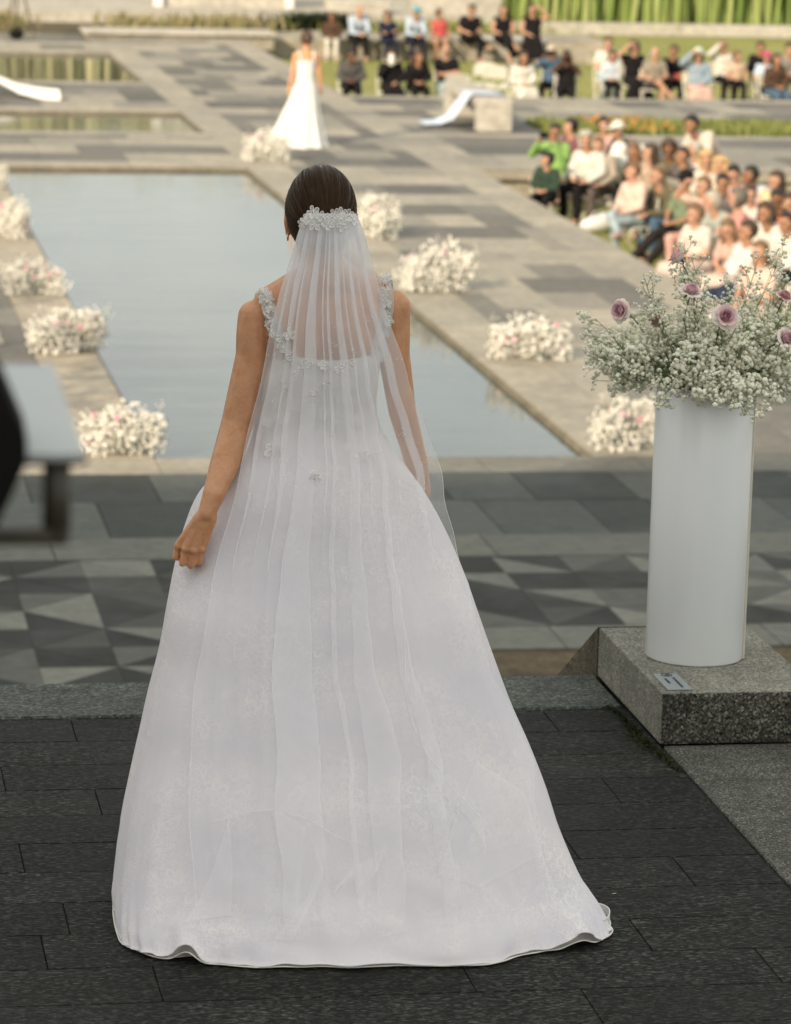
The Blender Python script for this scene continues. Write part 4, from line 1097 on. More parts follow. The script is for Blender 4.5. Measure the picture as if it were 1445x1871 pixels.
# empty chairs the photograph shows
for (x, y, row, face, lb) in ((905, 118, 'F', 170, 'empty white folding chair with its back to the paving, right of the stone bench'), (884, 112, 'F', 178, 'empty white folding chair behind another empty one, right of the stone bench'),
                              (832, 132, 'F', 182, 'white folding chair with an open back just above the stone bench'), (936, 114, 'F', 172, 'empty white folding chair left of the woman in the long white dress'),
                              (1192, 276, 'N', 115, 'tilted empty white folding chair among the guests near the olive top'), (1246, 322, 'N', 118, 'white folding chair tucked against the black cap guest')):
    hp = at(x, y, LZ + .845)
    if row == 'F' and hp.y < 62.75: hp = at_y(x, y, 62.75)
    chair_jobs.append((Vector((hp.x, hp.y, LZ)), R(face), 1.0, lb))
for k, (loc, a_, s, lb) in enumerate(chair_jobs):
    c = chair0 if k == 0 else copy_tree(chair0, None, ctab)
    c.location = loc; c.rotation_euler = (0, 0, a_); c.scale = (s,) * 3
    w = lb.split(); c['label'] = ' '.join(w[:16])
# white things lying with the crowd
bp = at(1090, 425, LZ)
bm = bmesh.new(); ellipsoid(bm, (0, 0, .17), (.30, .2, .19)); ellipsoid(bm, (.1, 0, .3), (.16, .15, .1)); tube(bm, [(-.16, 0, .28), (-.05, 0, .46), (.1, 0, .46), (.2, 0, .3)], .018, 8)
me = voxel(bm, .02, 3, 'tote'); o = obj('tote_bag', me, MAT['white_fabric']); o.location = bp; o.rotation_euler = (0, 0, R(30)); o.scale = (1.0, .75, .62)
tag(o, 'stuffed white tote bag on the grass by the paving below the light jeans', 'bag')
jp = at(1128, 300, LZ + .75)
bm = bmesh.new(); ellipsoid(bm, (0, 0, 0), (.17, .12, .22)); ellipsoid(bm, (.02, 0, .2), (.12, .1, .12)); capsule(bm, (.1, -.05, -.1), (.22, -.1, -.22), .07, .06)
me = voxel(bm, .02, 3, 'folded_jacket'); o = obj('folded_jacket', me, MAT['white_fabric']); o.location = jp
tag(o, 'bundled white fleece jacket held in front of the man in the white cap', 'jacket')
# ------------------------------------------------------------ flowers
def blossom_mat(name, c1, c2):
    a = NT(name)
    g = a.n('ShaderNodeNewGeometry')
    c = a.ramp(g.outputs['Random Per Island'], [(0.0, c1), (1.0, c2)])
    d = a.bsdf(c, 0.8, None, 0.15)
    t = a.n('ShaderNodeBsdfTranslucent'); a.l(c, t.inputs[0])
    m = a.n('ShaderNodeMixShader'); m.inputs[0].default_value = 0.16
    a.l(d, m.inputs[1]); a.l(t.outputs[0], m.inputs[2])
    return a.done(m.outputs[0])
MAT['blossom'] = blossom_mat('gypsophila_blossom', (.86, .86, .70), (.97, .955, .83))
MAT['blossom_cream'] = blossom_mat('cream_blossom', (.76, .73, .66), (.90, .87, .80))
MAT['stem_g'] = simple('green_stem', (0.15, 0.20, 0.085), 0.6, 0.3, 0.3, 60)
ICO = bmesh.new(); bmesh.ops.create_icosphere(ICO, subdivisions=1, radius=1.0)
ICO_V = [v.co.copy() for v in ICO.verts]; ICO_F = [[v.index for v in f.verts] for f in ICO.faces]; ICO.free()
ICO2 = bmesh.new(); bmesh.ops.create_icosphere(ICO2, subdivisions=2, radius=1.0)
ICO2_V = [v.co.copy() for v in ICO2.verts]; ICO2_F = [[v.index for v in f.verts] for f in ICO2.faces]; ICO2.free()
def puffs(pts, name, mat, parent, fine=False):
    """little ruffled blossoms: pts = (position, radius, axis)"""
    Vv, Ff = [], []
    VV, FF = (ICO2_V, ICO2_F) if fine else (ICO_V, ICO_F)
    for p, r, ax in pts:
        s, t = frame(ax); n = ax.normalized(); b = len(Vv)
        for q in VV:
            k = r * rnd.uniform(.78, 1.2)
            Vv.append(p + (s * q.x + t * q.y) * k + n * q.z * k * .72)
        Ff += [[i + b for i in f] for f in FF]
    me = bpy.data.meshes.new(name); me.from_pydata(Vv, [], Ff); me.materials.append(mat)
    me.polygons.foreach_set('use_smooth', [True] * len(me.polygons))
    o = bpy.data.objects.new(name, me); COL.objects.link(o); o.parent = parent
    return o
# ---- roses: petals wrapped round a core
def petal_mesh(w, h, curl, cup):
    bm = bmesh.new(); nu, nv = 8, 7
    g = []
    for i in range(nu + 1):
        row = []
        for j in range(nv + 1):
            u = (i / nu - .5) * 2; v = j / nv
            half = w * (.35 + .65 * math.sin(min(1, v * 1.15 + .12) * math.pi * .62)) * (1 - .25 * max(0, v - .8) * 5 * u * u)
            ang = u * cup
            rr = w * 1.0
            x = math.sin(ang) * rr * half / w; y = -(math.cos(ang) - 1) * rr * .75
            z = v * h * (1 - .10 * u * u * v)
            out = curl * max(0, v - .55) ** 1.6 * h * 2.2
            row.append(bm.verts.new((x, y - out - .28 * h * math.sin(v * 1.7), z - out * .45)))
        g.append(row)
    for i in range(nu):
        for j in range(nv): bm.faces.new((g[i][j], g[i + 1][j], g[i + 1][j + 1], g[i][j + 1]))
    me = bpy.data.meshes.new('petal'); bm.to_mesh(me); bm.free(); me.materials.append(MAT['petal'])
    me.polygons.foreach_set('use_smooth', [True] * len(me.polygons)); return me
PET = [petal_mesh(.0125, .023, .05, 1.35), petal_mesh(.0165, .0265, .2, 1.1), petal_mesh(.021, .027, .42, .85), petal_mesh(.024, .026, .75, .75)]
def rose(parent, loc, axis, size=1.0, col=(.50, .29, .36), open_=1.0, npet=(4, 6, 7, 8), sepals=True):
    r0 = empty('rose', loc, 0); r0.parent = parent
    q = Vector((0, 0, 1)).rotation_difference(Vector(axis).normalized())
    r0.rotation_mode = 'QUATERNION'; r0.rotation_quaternion = q; r0.scale = (size,) * 3
    bm = bmesh.new()
    sp = [(.0062 * (1 - k / 34) * math.cos(k * .5), .0062 * (1 - k / 34) * math.sin(k * .5), .012 + .003 * math.sin(k * .9)) for k in range(28)]
    capsule(bm, (0, 0, .002), (0, 0, .0085), .0075, .006, 10)
    tube(bm, sp, .0016, 5)
    c = obj('rose_core', bm, MAT['petal'], r0, True); c.color = (col[0] * .95, col[1] * .68, col[2] * .70, 1)
    for l, n in enumerate(npet):
        for k in range(n):
            o = bpy.data.objects.new('petal', PET[l]); COL.objects.link(o); o.parent = r0
            a_ = k * 2 * math.pi / n + l * .7 + rnd.uniform(-.15, .15)
            rad = (.0030, .0062, .0090, .0112)[l] * open_
            tilt = (-.22, -.04, .26, .58)[l] * open_ + rnd.uniform(-.07, .07)
            o.rotation_euler = Euler((tilt, 0, a_), 'XYZ')
            o.location = (math.sin(a_) * rad, -math.cos(a_) * rad, (.003, .002, 0, -.002)[l])
            t = 1 + .10 * (l - 1.5) + rnd.uniform(-.06, .06)
            o.color = (min(.8, col[0] * (1 + .12 * (l - 1.5))) , col[1] * t * (1 + .1 * (l - 1)), col[2] * t, 1)
            s = rnd.uniform(.92, 1.08); o.scale = (s, s, s * rnd.uniform(.95, 1.05))
    if sepals:
        bm = bmesh.new()
        ellipsoid(bm, (0, 0, -.004), (.008, .008, .008), None, 10, 8)
        for k in range(5):
            a_ = k * 1.2566; d = Vector((math.cos(a_), math.sin(a_), 0)); s = Vector((-d.y, d.x, 0))
            p = [Vector((0, 0, -.003)) + d * .005 - s * .005, Vector((0, 0, -.003)) + d * .005 + s * .005, d * .018 + s * .004 + Vector((0, 0, -.002)), d * .018 - s * .004 + Vector((0, 0, -.002)), d * .032 + Vector((0, 0, -.012))]
            v = [bm.verts.new(x) for x in p]; bm.faces.new(v[:4]); bm.faces.new((v[3], v[2], v[4]))
        obj('sepal', bm, MAT['sepal'], r0)
    return r0

# ---- tall white vase
VB = Vector((2.614, 9.742, .153)); VR, VH = .1446, .815
vase = empty('vase', VB, 0, 'tall white glossy cylinder vase standing on the granite block', 'vase')
a = NT('white_acrylic')
n = a.noise(a.pos((6, 6, .5)), 2.0, 2)
MAT['acrylic'] = a.done(a.bsdf(a.ramp(n, [(0.3, (.86, .885, .91)), (0.7, (.89, .915, .94))]), .38, None, .5, **{'Coat Weight': 0.6, 'Coat Roughness': 0.08}))
bm = bmesh.new(); SG = 96
prof = [(VR - .004, 0.0), (VR, .004), (VR, VH - .002), (VR - .001, VH), (VR - .005, VH), (VR - .006, VH - .003), (VR - .006, VH - .12)]
rings = [[bm.verts.new((r * math.cos(k * 2 * math.pi / SG), r * math.sin(k * 2 * math.pi / SG), z)) for k in range(SG)] for r, z in prof]
for a_, b_ in zip(rings, rings[1:]):
    for k in range(SG): bm.faces.new((a_[k], a_[(k + 1) % SG], b_[(k + 1) % SG], b_[k]))
bm.faces.new(rings[0][::-1]); bm.faces.new(rings[-1])
obj('vase_body', bm, MAT['acrylic'], vase, True)
# added strip, the bright rim highlight painted in cream, on the right side
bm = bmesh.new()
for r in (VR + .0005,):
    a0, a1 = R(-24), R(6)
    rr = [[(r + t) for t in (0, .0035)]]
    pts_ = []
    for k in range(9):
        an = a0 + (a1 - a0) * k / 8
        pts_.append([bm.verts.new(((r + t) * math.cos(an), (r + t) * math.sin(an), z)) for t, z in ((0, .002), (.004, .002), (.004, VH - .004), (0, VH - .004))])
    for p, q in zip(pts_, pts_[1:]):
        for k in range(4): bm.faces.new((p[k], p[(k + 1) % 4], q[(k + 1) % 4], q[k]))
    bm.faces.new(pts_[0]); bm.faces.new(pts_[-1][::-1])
obj('highlight_strip', bm, simple('highlight_cream', (.74, .68, .60), .2, .6), vase)

# ---- gypsophila and roses in the vase
arr = empty('flower_arrangement', VB + Vector((0, 0, VH)), 0, 'big loose bunch of white gypsophila and mauve roses in the tall white vase', 'flowers')
def spray(parent, p0, d0, length, nb, spread, rad, sag=.25, r=None, density=1.0):
    """one stem with branches; returns nothing, adds a flower_spray part with its blossoms"""
    r = r or rnd
    bm = bmesh.new(); blo = []
    d = d0.normalized(); pts_ = []; p = p0.copy()
    N = 9
    for k in range(N + 1):
        pts_.append(p.copy()); d = (d + Vector((r.gauss(0, .05), r.gauss(0, .05), r.gauss(0, .05) - sag * .03 * k / N * 4))).normalized(); p = p + d * length / N
    tube(bm, pts_, [.0019 * (1 - .6 * k / N) for k in range(N + 1)], 4)
    for b in range(nb):
        t = r.uniform(.40, 1.0); i = min(int(t * N), N - 1); q = pts_[i].lerp(pts_[i + 1], t * N - i)
        dd = (pts_[min(i + 1, N)] - pts_[i]).normalized()
        rv = Vector((r.gauss(0, 1), r.gauss(0, 1), r.gauss(0, 1)))
        bd = (dd * .8 + (rv - dd * rv.dot(dd)).normalized() * r.uniform(.4, 1.0)).normalized()
        bl = spread * r.uniform(.35, 1.0) * (1.25 - .6 * t)
        m = q + bd * bl * .55; e = m + (bd + Vector((r.gauss(0, .25), r.gauss(0, .25), r.gauss(.1, .25)))).normalized() * bl * .45
        tube(bm, [q, m, e], [.0011, .0009, .0006], 3, False)
        for s in range(r.randint(3, 5)):
            rv = Vector((r.gauss(0, 1), r.gauss(0, 1), r.gauss(.2, 1))).normalized()
            st = m.lerp(e, r.uniform(.2, 1)); en = st + (rv + bd * .7).normalized() * r.uniform(.010, .026)
            tube(bm, [st, en], [.0006, .0004], 3, False)
            if r.random() < density: blo.append((en, rad * r.uniform(.55, 1.2), (en - st)))
            if r.random() < .55 * density: blo.append((st.lerp(en, .5) + rv.cross(bd) * .010, rad * r.uniform(.35, .9), rv))
    s_ = obj('flower_spray', bm, MAT['stem_g'], parent)
    o = puffs(blo, 'blossoms', MAT['blossom'], s_, True); tag(o, kind='stuff')
fr = random.Random(5)
mouth = Vector((0, 0, -.03))
for k in range(92):                                     # the full dome, thick low and loose at the top
    a_ = fr.uniform(0, 2 * math.pi); el = R(fr.choice((fr.uniform(0, 22), fr.uniform(5, 45), fr.uniform(15, 80))))
    d = Vector((math.cos(a_) * math.cos(el), math.sin(a_) * math.cos(el) , math.sin(el)))
    p0 = Vector((math.cos(a_) * fr.uniform(0, .11), math.sin(a_) * fr.uniform(0, .11), -.015))
    ln = fr.uniform(.15, .30) * (1.12 if abs(math.cos(a_)) > .7 else .92)
    spray(arr, p0, d + Vector((0, 0, .16)), ln, 14, .085, .0068, .35, fr)
def to_arr(x, y, dy=0.0):
    return at_y(x, y, VB.y + dy) - arr.location
for (x, y, dy, n, ln) in ((1128, 505, -.05, 12, 0), (1090, 628, -.12, 14, 0), (1085, 655, -.15, 12, 0), (1120, 690, -.16, 12, 0), (1245, 455, 0, 14, 0), (1290, 440, -.02, 15, 0), (1330, 500, -.04, 12, 0), (1380, 480, .02, 13, 0), (1405, 450, .03, 10, 0), (1440, 500, 0, 14, 0), (1470, 560, 0, 14, 0), (1480, 640, -.05, 14, 0), (1440, 735, -.14, 9, 0), (1300, 735, -.18, 8, 0), (1180, 560, -.1, 13, 0), (1350, 530, -.1, 14, 0), (1250, 500, -.06, 14, 0), (1310, 470, -.03, 12, 0), (1430, 420, .03, 8, 0), (1165, 520, -.06, 10, 0)):
    e = to_arr(x, y, dy); p0 = Vector((e.x * .18, -.03, -.01))
    dd = e - p0
    if y > 700: dd.z += .22; 
    spray(arr, p0, dd, dd.length, n, .085, .0052, .15 if y < 700 else 1.6, fr)
ROSE_C = (.78, .52, .575)
for (x, y, dy, ax, sz, oc) in ((1325, 580, -.24, (-.05, -.9, .42), 1.08, 1.0), (1137, 568, -.10, (-.75, -.55, .2), 1.0, .95), (1243, 476, -.05, (-.62, .35, .75), 1.05, .8), (1262, 536, -.14, (.1, -.35, .95), .95, 1.0), (1432, 620, -.14, (.5, -.6, .3), .95, 1.0), (1200, 592, -.05, (-.3, -.5, .6), .8, .8), (1432, 545, -.08, (.3, -.3, .9), .8, .9)):
    loc = to_arr(x, y, dy); ax = Vector(ax)
    c = ROSE_C if sz > .85 else (.66, .40, .43)
    rose(arr, loc, ax, sz * .98, c, oc)
    bm = bmesh.new(); e = loc - ax.normalized() * .005; m = e - ax.normalized() * .06 + Vector((0, .02, -.02))
    tube(bm, [e, m, m.lerp(Vector((loc.x * .15, 0, -.05)), .6), Vector((loc.x * .15, 0, -.05))], .0017, 6); obj('rose_stem', bm, MAT['sepal'], arr)

# ---- clumps along the pool edges
def clump(w, d, h, seed, nros):
    r = random.Random(seed)
    root = empty('flower_clump', (0, 0, 0), 0, 'flower clump', 'flowers', 'gypsophila clumps along the pool edge')
    blo = []; bm = bmesh.new()
    lobes = [(r.uniform(-.46, .46) * w, r.uniform(-.42, .42) * d, h * r.uniform(.1, .75) * r.uniform(.6, 1), w * r.uniform(.12, .21)) for k in range(18)] + [(0, 0, h * .5, w * .3), (-.15 * w, 0, h * .65, w * .2), (.15 * w, 0, h * .6, w * .2), (-.28 * w, 0, h * .35, w * .2), (.28 * w, 0, h * .35, w * .2)]
    for k in range(1250):
        b = r.choice(lobes); v = Vector((r.gauss(0, 1), r.gauss(0, 1), r.gauss(.3, 1))).normalized()
        p = Vector(b[:3]) + v * b[3] * r.uniform(.55, 1.15); p.z = max(.012, p.z)
        blo.append((p, r.uniform(.009, .019), v))
    for k in range(14):                                   # loose sprigs
        a_ = r.uniform(0, 6.28); d_ = Vector((math.cos(a_) * w * .5, math.sin(a_) * d * .5, h * r.uniform(.1, 1.0)))
        e = d_ * r.uniform(.9, 1.15)
        e.z = max(.03, e.z); tube(bm, [d_ * .3, d_ * .8, e], .002, 3, False)
        for q in range(9): blo.append((e + Vector((r.gauss(0, .022), r.gauss(0, .022), r.gauss(0, .018))), r.uniform(.005, .010), Vector((0, 0, 1))))
    for k in range(260):
        b = r.choice(lobes); v = Vector((r.gauss(0, 1), r.gauss(0, 1), r.gauss(0, .8))).normalized(); p = Vector(b[:3]) + v * b[3] * r.uniform(.5, 1.2); p.z = max(.01, p.z)
        s, t = frame(Vector((r.gauss(0, 1), r.gauss(0, 1), r.gauss(0, 1)))); q = [bm.verts.new(p + x) for x in (-s * .03, t * .008, s * .03, -t * .008)]; bm.faces.new(q)
    obj('foliage', bm, MAT['leaf'], root)
    tag(puffs(blo, 'blossom_mass', MAT['blossom_cream'], root), kind='stuff')
    for k in range(nros):
        b = r.choice(lobes); v = Vector((r.gauss(0, .7), -abs(r.gauss(0, .8)), abs(r.gauss(.4, .5)))).normalized(); p = Vector(b[:3]) + v * b[3] * 1.15; p.z = max(.04, p.z)
        c = (.62, .30, .38) if r.random() < .4 else (.72, .48, .52)
        bmr = bmesh.new()
        ellipsoid(bmr, (0, 0, .012), (.020, .020, .019), None, 10, 8)
        for q in range(8):
            aa = q * .785 + (q % 2) * .3; rr_ = .017 if q % 2 else .023
            ellipsoid(bmr, (math.cos(aa) * rr_ * .7, math.sin(aa) * rr_ * .7, .010 - .003 * (q % 2)), (.012, .016, .017), Euler((0, .5, aa)).to_matrix(), 8, 6)
        o = obj('rose', bmr, MAT['petal'], root, True); o.location = p; o.color = (*c, 1)
        o.rotation_mode = 'QUATERNION'; o.rotation_quaternion = Vector((0, 0, 1)).rotation_difference(v)
        sz = r.uniform(.8, 1.15); o.scale = (sz,) * 3
    return root
protos = [clump(.62, .42, .36, 21, 8), clump(.66, .44, .36, 22, 9), clump(.72, .44, .30, 23, 8)]
ptab = [child_table(p) for p in protos]
used = set()
CL = [  # x centre, y foot, width px, height px, proto, rot, label
 (1150, 830, 132, 108, 0, .3, 'gypsophila clump at the near right pool corner, partly hidden by the tall white vase'),
 (968, 664, 150, 92, 1, .0, 'gypsophila clump with pink roses on the right coping, left of the tall vase flowers'),
 (806, 540, 140, 92, 2, 3.2, 'greener gypsophila clump on the right coping just past the bride\'s right shoulder'),
 (684, 442, 95, 88, 0, 2.2, 'gypsophila clump on the right coping directly behind the bride\'s head'),
 (487, 302, 88, 66, 1, 2.9, 'gypsophila clump by the train of the distant bride at the far pool corner'),
 (226, 838, 158, 104, 1, 3.3, 'gypsophila clump with pink roses at the near left corner of the pool'),
 (128, 652, 146, 92, 0, 0.2, 'gypsophila clump on the left coping, second from the near left pool corner'),
 (56, 546, 124, 66, 2, .1, 'low wide gypsophila clump with magenta roses on the left coping behind the black rig'),
 (24, 442, 96, 82, 1, 1.9, 'pale gypsophila clump with few roses on the left coping at the frame edge'),
 (-2, 356, 60, 50, 0, 1.5, 'furthest gypsophila clump on the left coping, only just inside the frame')]
for (x, yf, wpx, hpx, pi_, rz, lb) in CL:
    g = at(x, yf - 8, PZ + .002); k = FOC / (g - CAM).dot(CF)
    if pi_ in used: c = copy_tree(protos[pi_], None, ptab[pi_])
    else: c = protos[pi_]; used.add(pi_)
    bw, bh = ((.62, .36), (.66, .36), (.72, .30))[pi_]
    sx, sz = wpx / k / (bw * 1.10), hpx / k / (bh * 1.12)
    c.location = g + Vector((0, .06, 0)); c.rotation_euler = (0, 0, rz); c.scale = (sx, sx * .9, sz); c['label'] = lb
# ------------------------------------------------------------ cloth, skin and hair of the two brides
def skin_mat():
    a = NT('bride_skin')
    n = a.noise(a.pos(), 26, 5, .6); n2 = a.noise(a.pos(), 900, 2)
    c = a.ramp(n, [(0.3, (.48, .225, .112)), (0.5, (.565, .29, .155)), (0.72, (.62, .335, .195))])
    for pt, rad, tint in (((at_y(445, 778, 8.2)), .045, (.80, .70, .66)), (at_y(350, 1006, 8.10), .035, (.88, .78, .74))):
        vm = a.n('ShaderNodeVectorMath', operation='DISTANCE'); g_ = a.n('ShaderNodeNewGeometry'); a.l(g_.outputs['Position'], vm.inputs[0]); vm.inputs[1].default_value = pt
        sp_ = a.math('ADD', a.math('DIVIDE', vm.outputs['Value'], rad), a.math('MULTIPLY', n, .6))
        c = a.mix(a.ramp(sp_, [(0.45, .75), (1.0, 0.0)]), c, a.mix(1.0, c, tint, 'MULTIPLY'))
    n3 = a.noise(a.pos(), 160, 4, .7)
    c = a.mix(1.0, c, a.ramp(n3, [(0.3, (.93, .90, .88)), (0.62, (1.03, 1.02, 1.02))]), 'MULTIPLY')
    return a.done(a.bsdf(c, .46, a.bump(n2, .12, .001), .4, **{'Subsurface Weight': .12, 'Subsurface Radius': (.012, .005, .003), 'Subsurface Scale': .5}))
MAT['skin'] = skin_mat()
def hair_mat():
    a = NT('sleek_brown_hair')
    uv = a.n('ShaderNodeUVMap'); mp = a.n('ShaderNodeMapping'); mp.inputs['Scale'].default_value = (260, 3.0, 1); a.l(uv.outputs[0], mp.inputs[0])
    n = a.noise(mp.outputs[0], 1.0, 4, .7)
    mp2 = a.n('ShaderNodeMapping'); mp2.inputs['Scale'].default_value = (38, 1.2, 1); a.l(uv.outputs[0], mp2.inputs[0])
    n2 = a.noise(mp2.outputs[0], 1.0, 3, .6)
    c = a.ramp(n, [(0.3, (.009, .0055, .003)), (0.52, (.028, .016, .009)), (0.74, (.12, .072, .042))])
    c = a.mix(1.0, c, a.ramp(n2, [(0.3, .55), (0.7, 1.35)]), 'MULTIPLY')
    h = a.mix(.5, n, n2)
    return a.done(a.bsdf(c, .40, a.bump(h, .7, .003), .24, **{'Specular Tint': (.9, .62, .42, 1)}))
MAT['hair'] = hair_mat()
def lace_mat(name, base, base2, trans, lace_amt, tint_scale=3.0, vscale=26, thr=(.44, .60)):
    a = NT(name)
    v = a.pos()
    def sepxyz(x):
        q = a.n('ShaderNodeSeparateXYZ'); a.l(x, q.inputs[0]); return q.outputs
    def flowers(sc, petals, off):
        """outlines of small embroidered flowers scattered one to a cell"""
        mp = a.n('ShaderNodeMapping'); mp.inputs['Location'].default_value = (off, off * .7, off * .3); a.l(v, mp.inputs[0])
        vo = a.n('ShaderNodeTexVoronoi'); vo.inputs['Scale'].default_value = sc; vo.inputs['Randomness'].default_value = .9; a.l(mp.outputs[0], vo.inputs['Vector'])
        sb = a.n('ShaderNodeVectorMath', operation='SUBTRACT'); a.l(mp.outputs[0], sb.inputs[0]); a.l(vo.outputs['Position'], sb.inputs[1])
        d = sepxyz(sb.outputs[0]); rc = a.n('ShaderNodeSeparateColor'); a.l(vo.outputs['Color'], rc.inputs[0])
        th = a.math('ADD', a.math('ARCTAN2', d[2], d[0]), a.math('MULTIPLY', rc.outputs[1], 6.28))
        rr = a.math('SQRT', a.math('ADD', a.math('MULTIPLY', d[0], d[0]), a.math('MULTIPLY', d[2], d[2])))
        pet = a.math('ABSOLUTE', a.math('COSINE', a.math('MULTIPLY', th, petals / 2)))
        R0 = a.math('MULTIPLY', a.math('ADD', a.math('MULTIPLY', pet, .26), .12), 1.0 / sc)
        dist = a.math('ABSOLUTE', a.math('SUBTRACT', rr, R0))
        ln = a.ramp(a.math('MULTIPLY', dist, sc), [(0.0, 1.0), (0.03, .8), (0.07, 0.0)])
        core = a.ramp(a.math('MULTIPLY', rr, sc), [(0.0, .9), (0.05, .8), (0.08, 0.0)])
        on = a.ramp(rc.outputs[0], [(0.30, 0.0), (0.34, 1.0)])
        return a.mix(1.0, a.mix(1.0, ln, core, 'LIGHTEN'), on, 'MULTIPLY')
    f1 = flowers(vscale * .36, 5, 0.0); f2 = flowers(vscale * .72, 5, 3.3); f3 = flowers(vscale * 1.3, 4, 7.1)
    nd = a.n('ShaderNodeTexNoise'); nd.inputs['Scale'].default_value = vscale * .8; nd.inputs['Detail'].default_value = 3; a.l(v, nd.inputs['Vector'])
    mx = a.mix(1.3 / vscale, v, nd.outputs['Color'], 'ADD')
    vo = a.n('ShaderNodeTexVoronoi'); vo.feature = 'DISTANCE_TO_EDGE'; vo.inputs['Scale'].default_value = vscale * 1.5; a.l(mx, vo.inputs['Vector'])
    line = a.ramp(vo.outputs['Distance'], [(0.0, .55), (0.05, .35), (0.12, 0.0)])
    motif = a.noise(v, 5.0, 4, .65)
    mask = a.ramp(motif, [(thr[0], 0.05), (thr[1], 1.0)])
    pat = a.mix(1.0, a.mix(1.0, a.mix(1.0, f1, f2, 'LIGHTEN'), a.mix(1.0, f3, line, 'LIGHTEN'), 'LIGHTEN'), mask, 'MULTIPLY')
    big = a.noise(v, tint_scale, 3)
    col = a.ramp(big, [(0.35, base), (0.65, base2)])
    col = a.mix(a.math('MULTIPLY', pat, lace_amt), col, (.95, .93, .90))
    fine = a.noise(v, 420, 2)
    d = a.bsdf(col, .85, a.bump(a.mix(.35, pat, fine), .3, .002), .08, **{'Sheen Weight': .1})
    t = a.n('ShaderNodeBsdfTranslucent'); a.l(col, t.inputs[0])
    m = a.n('ShaderNodeMixShader'); m.inputs[0].default_value = trans
    a.l(d, m.inputs[1]); a.l(t.outputs[0], m.inputs[2])
    return a.done(m.outputs[0])
MAT['gown'] = lace_mat('organza_over_lace', (.725, .71, .785), (.80, .765, .815), .16, .75, 3.0, 40, (.40, .62))
MAT['bodice'] = lace_mat('bodice_lace', (.68, .67, .72), (.74, .73, .76), .1, .95, 6, 62, (.34, .46))
MAT['lining'] = lace_mat('ivory_lining', (.70, .68, .63), (.74, .72, .67), .25, .1)
def sheer(name, col, op, attr=False):
    a = NT(name)
    fine = a.noise(a.pos(), 300, 2)
    d = a.bsdf(col, .9, None, .0)
    t = a.n('ShaderNodeBsdfTranslucent'); t.inputs[0].default_value = (*col, 1)
    m = a.n('ShaderNodeMixShader'); m.inputs[0].default_value = .14
    a.l(d, m.inputs[1]); a.l(t.outputs[0], m.inputs[2])
    tr = a.n('ShaderNodeBsdfTransparent')
    m2 = a.n('ShaderNodeMixShader'); m2.inputs[0].default_value = op
    if attr:
        at_ = a.n('ShaderNodeAttribute'); at_.attribute_name = 'weave'; a.l(at_.outputs['Fac'], m2.inputs[0])
    a.l(tr.outputs[0], m2.inputs[1]); a.l(m.outputs[0], m2.inputs[2])
    return a.done(m2.outputs[0])
MAT['tulle'] = sheer('veil_tulle', (.97, .965, 1.0), .30, True)
MAT['tulle_edge'] = sheer('veil_edge', (.95, .94, .97), .55)
MAT['tulle_train'] = sheer('veil_train', (.96, .955, .975), .2)
MAT['organza_edge'] = sheer('organza_hem', (.88, .87, .86), .6)
MAT['cord'] = simple('ivory_cord', (.80, .78, .73), .6, .3)
MAT['applique'] = lace_mat('applique_petal', (.92, .91, .90), (.95, .94, .92), .45, .2)
MAT['cord_white'] = simple('white_cord', (.93, .92, .90), .6, .2)
MAT['petal_sheer'] = sheer('sheer_petal', (.95, .94, .95), .5)
MAT['pearl'] = simple('pearl_bead', (.82, .80, .78), .15, .7)

# ------------------------------------------------------------ the bride in the foreground, built about her own upright plane
BY = 8.24
def bp(x, y, dy=0.0): return at_y(x, y, BY + dy)
bride = empty('person', (bp(600, 1000).x, BY, 0), 0, 'bride from behind in white lace gown and long veil at the stair top', 'person')
BO = bride.location.copy()
PXM = 735.0
# ---- body: one continuous figure
bm = bmesh.new()
hc = bp(588, 394, .0)
ellipsoid(bm, hc + V(0, 0, 0), (.074, .094, .110)); ellipsoid(bm, hc + V(-.006, .04, -.07), (.050, .055, .055))
capsule(bm, hc + V(-.014, .098, .0), hc + V(-.018, .118, -.03), .010, .014, 8)
for dz in (-.066, -.076): capsule(bm, hc + V(-.03, .088, dz), hc + V(.005, .09, dz), .008, .008, 8)
for s in (-1, 1):
    e = V(-.0795, .012, -.014) if s < 0 else V(.076, .0, -.014)
    ellipsoid(bm, hc + e, (.010, .021, .031), Euler((R(12), 0, R(20 * s))).to_matrix(), 12, 8); ellipsoid(bm, hc + e + V(0, -.002, -.026), (.008, .010, .012), None, 8, 6)
nk = bp(590, 505, .0)
capsule(bm, hc + V(0, .01, -.05), nk + V(0, -.01, -.01), .052, .055)
shl, shr = bp(464, 578), bp(720, 560)
ch = bp(588, 610)
for t in range(9):
    u = t / 8; p = shl.lerp(shr, u)
    ellipsoid(bm, p.lerp(ch, .42) + V(0, .004, 0), (.05, .085, .085), None, 12, 8)
ellipsoid(bm, ch + V(-.055, -.02, .0), (.078, .075, .11)); ellipsoid(bm, ch + V(.06, -.02, .0), (.078, .075, .11)); ellipsoid(bm, ch + V(0, .02, -.03), (.118, .09, .14))
capsule(bm, nk + V(0, .0, .0), shl.lerp(nk, .25) + V(0, 0, .004), .052, .046); capsule(bm, nk, shr.lerp(nk, .25) + V(0, 0, .004), .052, .046)
ws = bp(582, 735); hp_ = bp(585, 860)
capsule(bm, ch + V(-.035, .01, -.05), ws + V(-.04, .005, 0), .085, .078); capsule(bm, ch + V(.035, .01, -.05), ws + V(.04, .005, 0), .085, .078)
capsule(bm, ws + V(-.04, 0, 0), hp_ + V(-.07, 0, 0), .078, .095); capsule(bm, ws + V(.04, 0, 0), hp_ + V(.07, 0, 0), .078, .095)
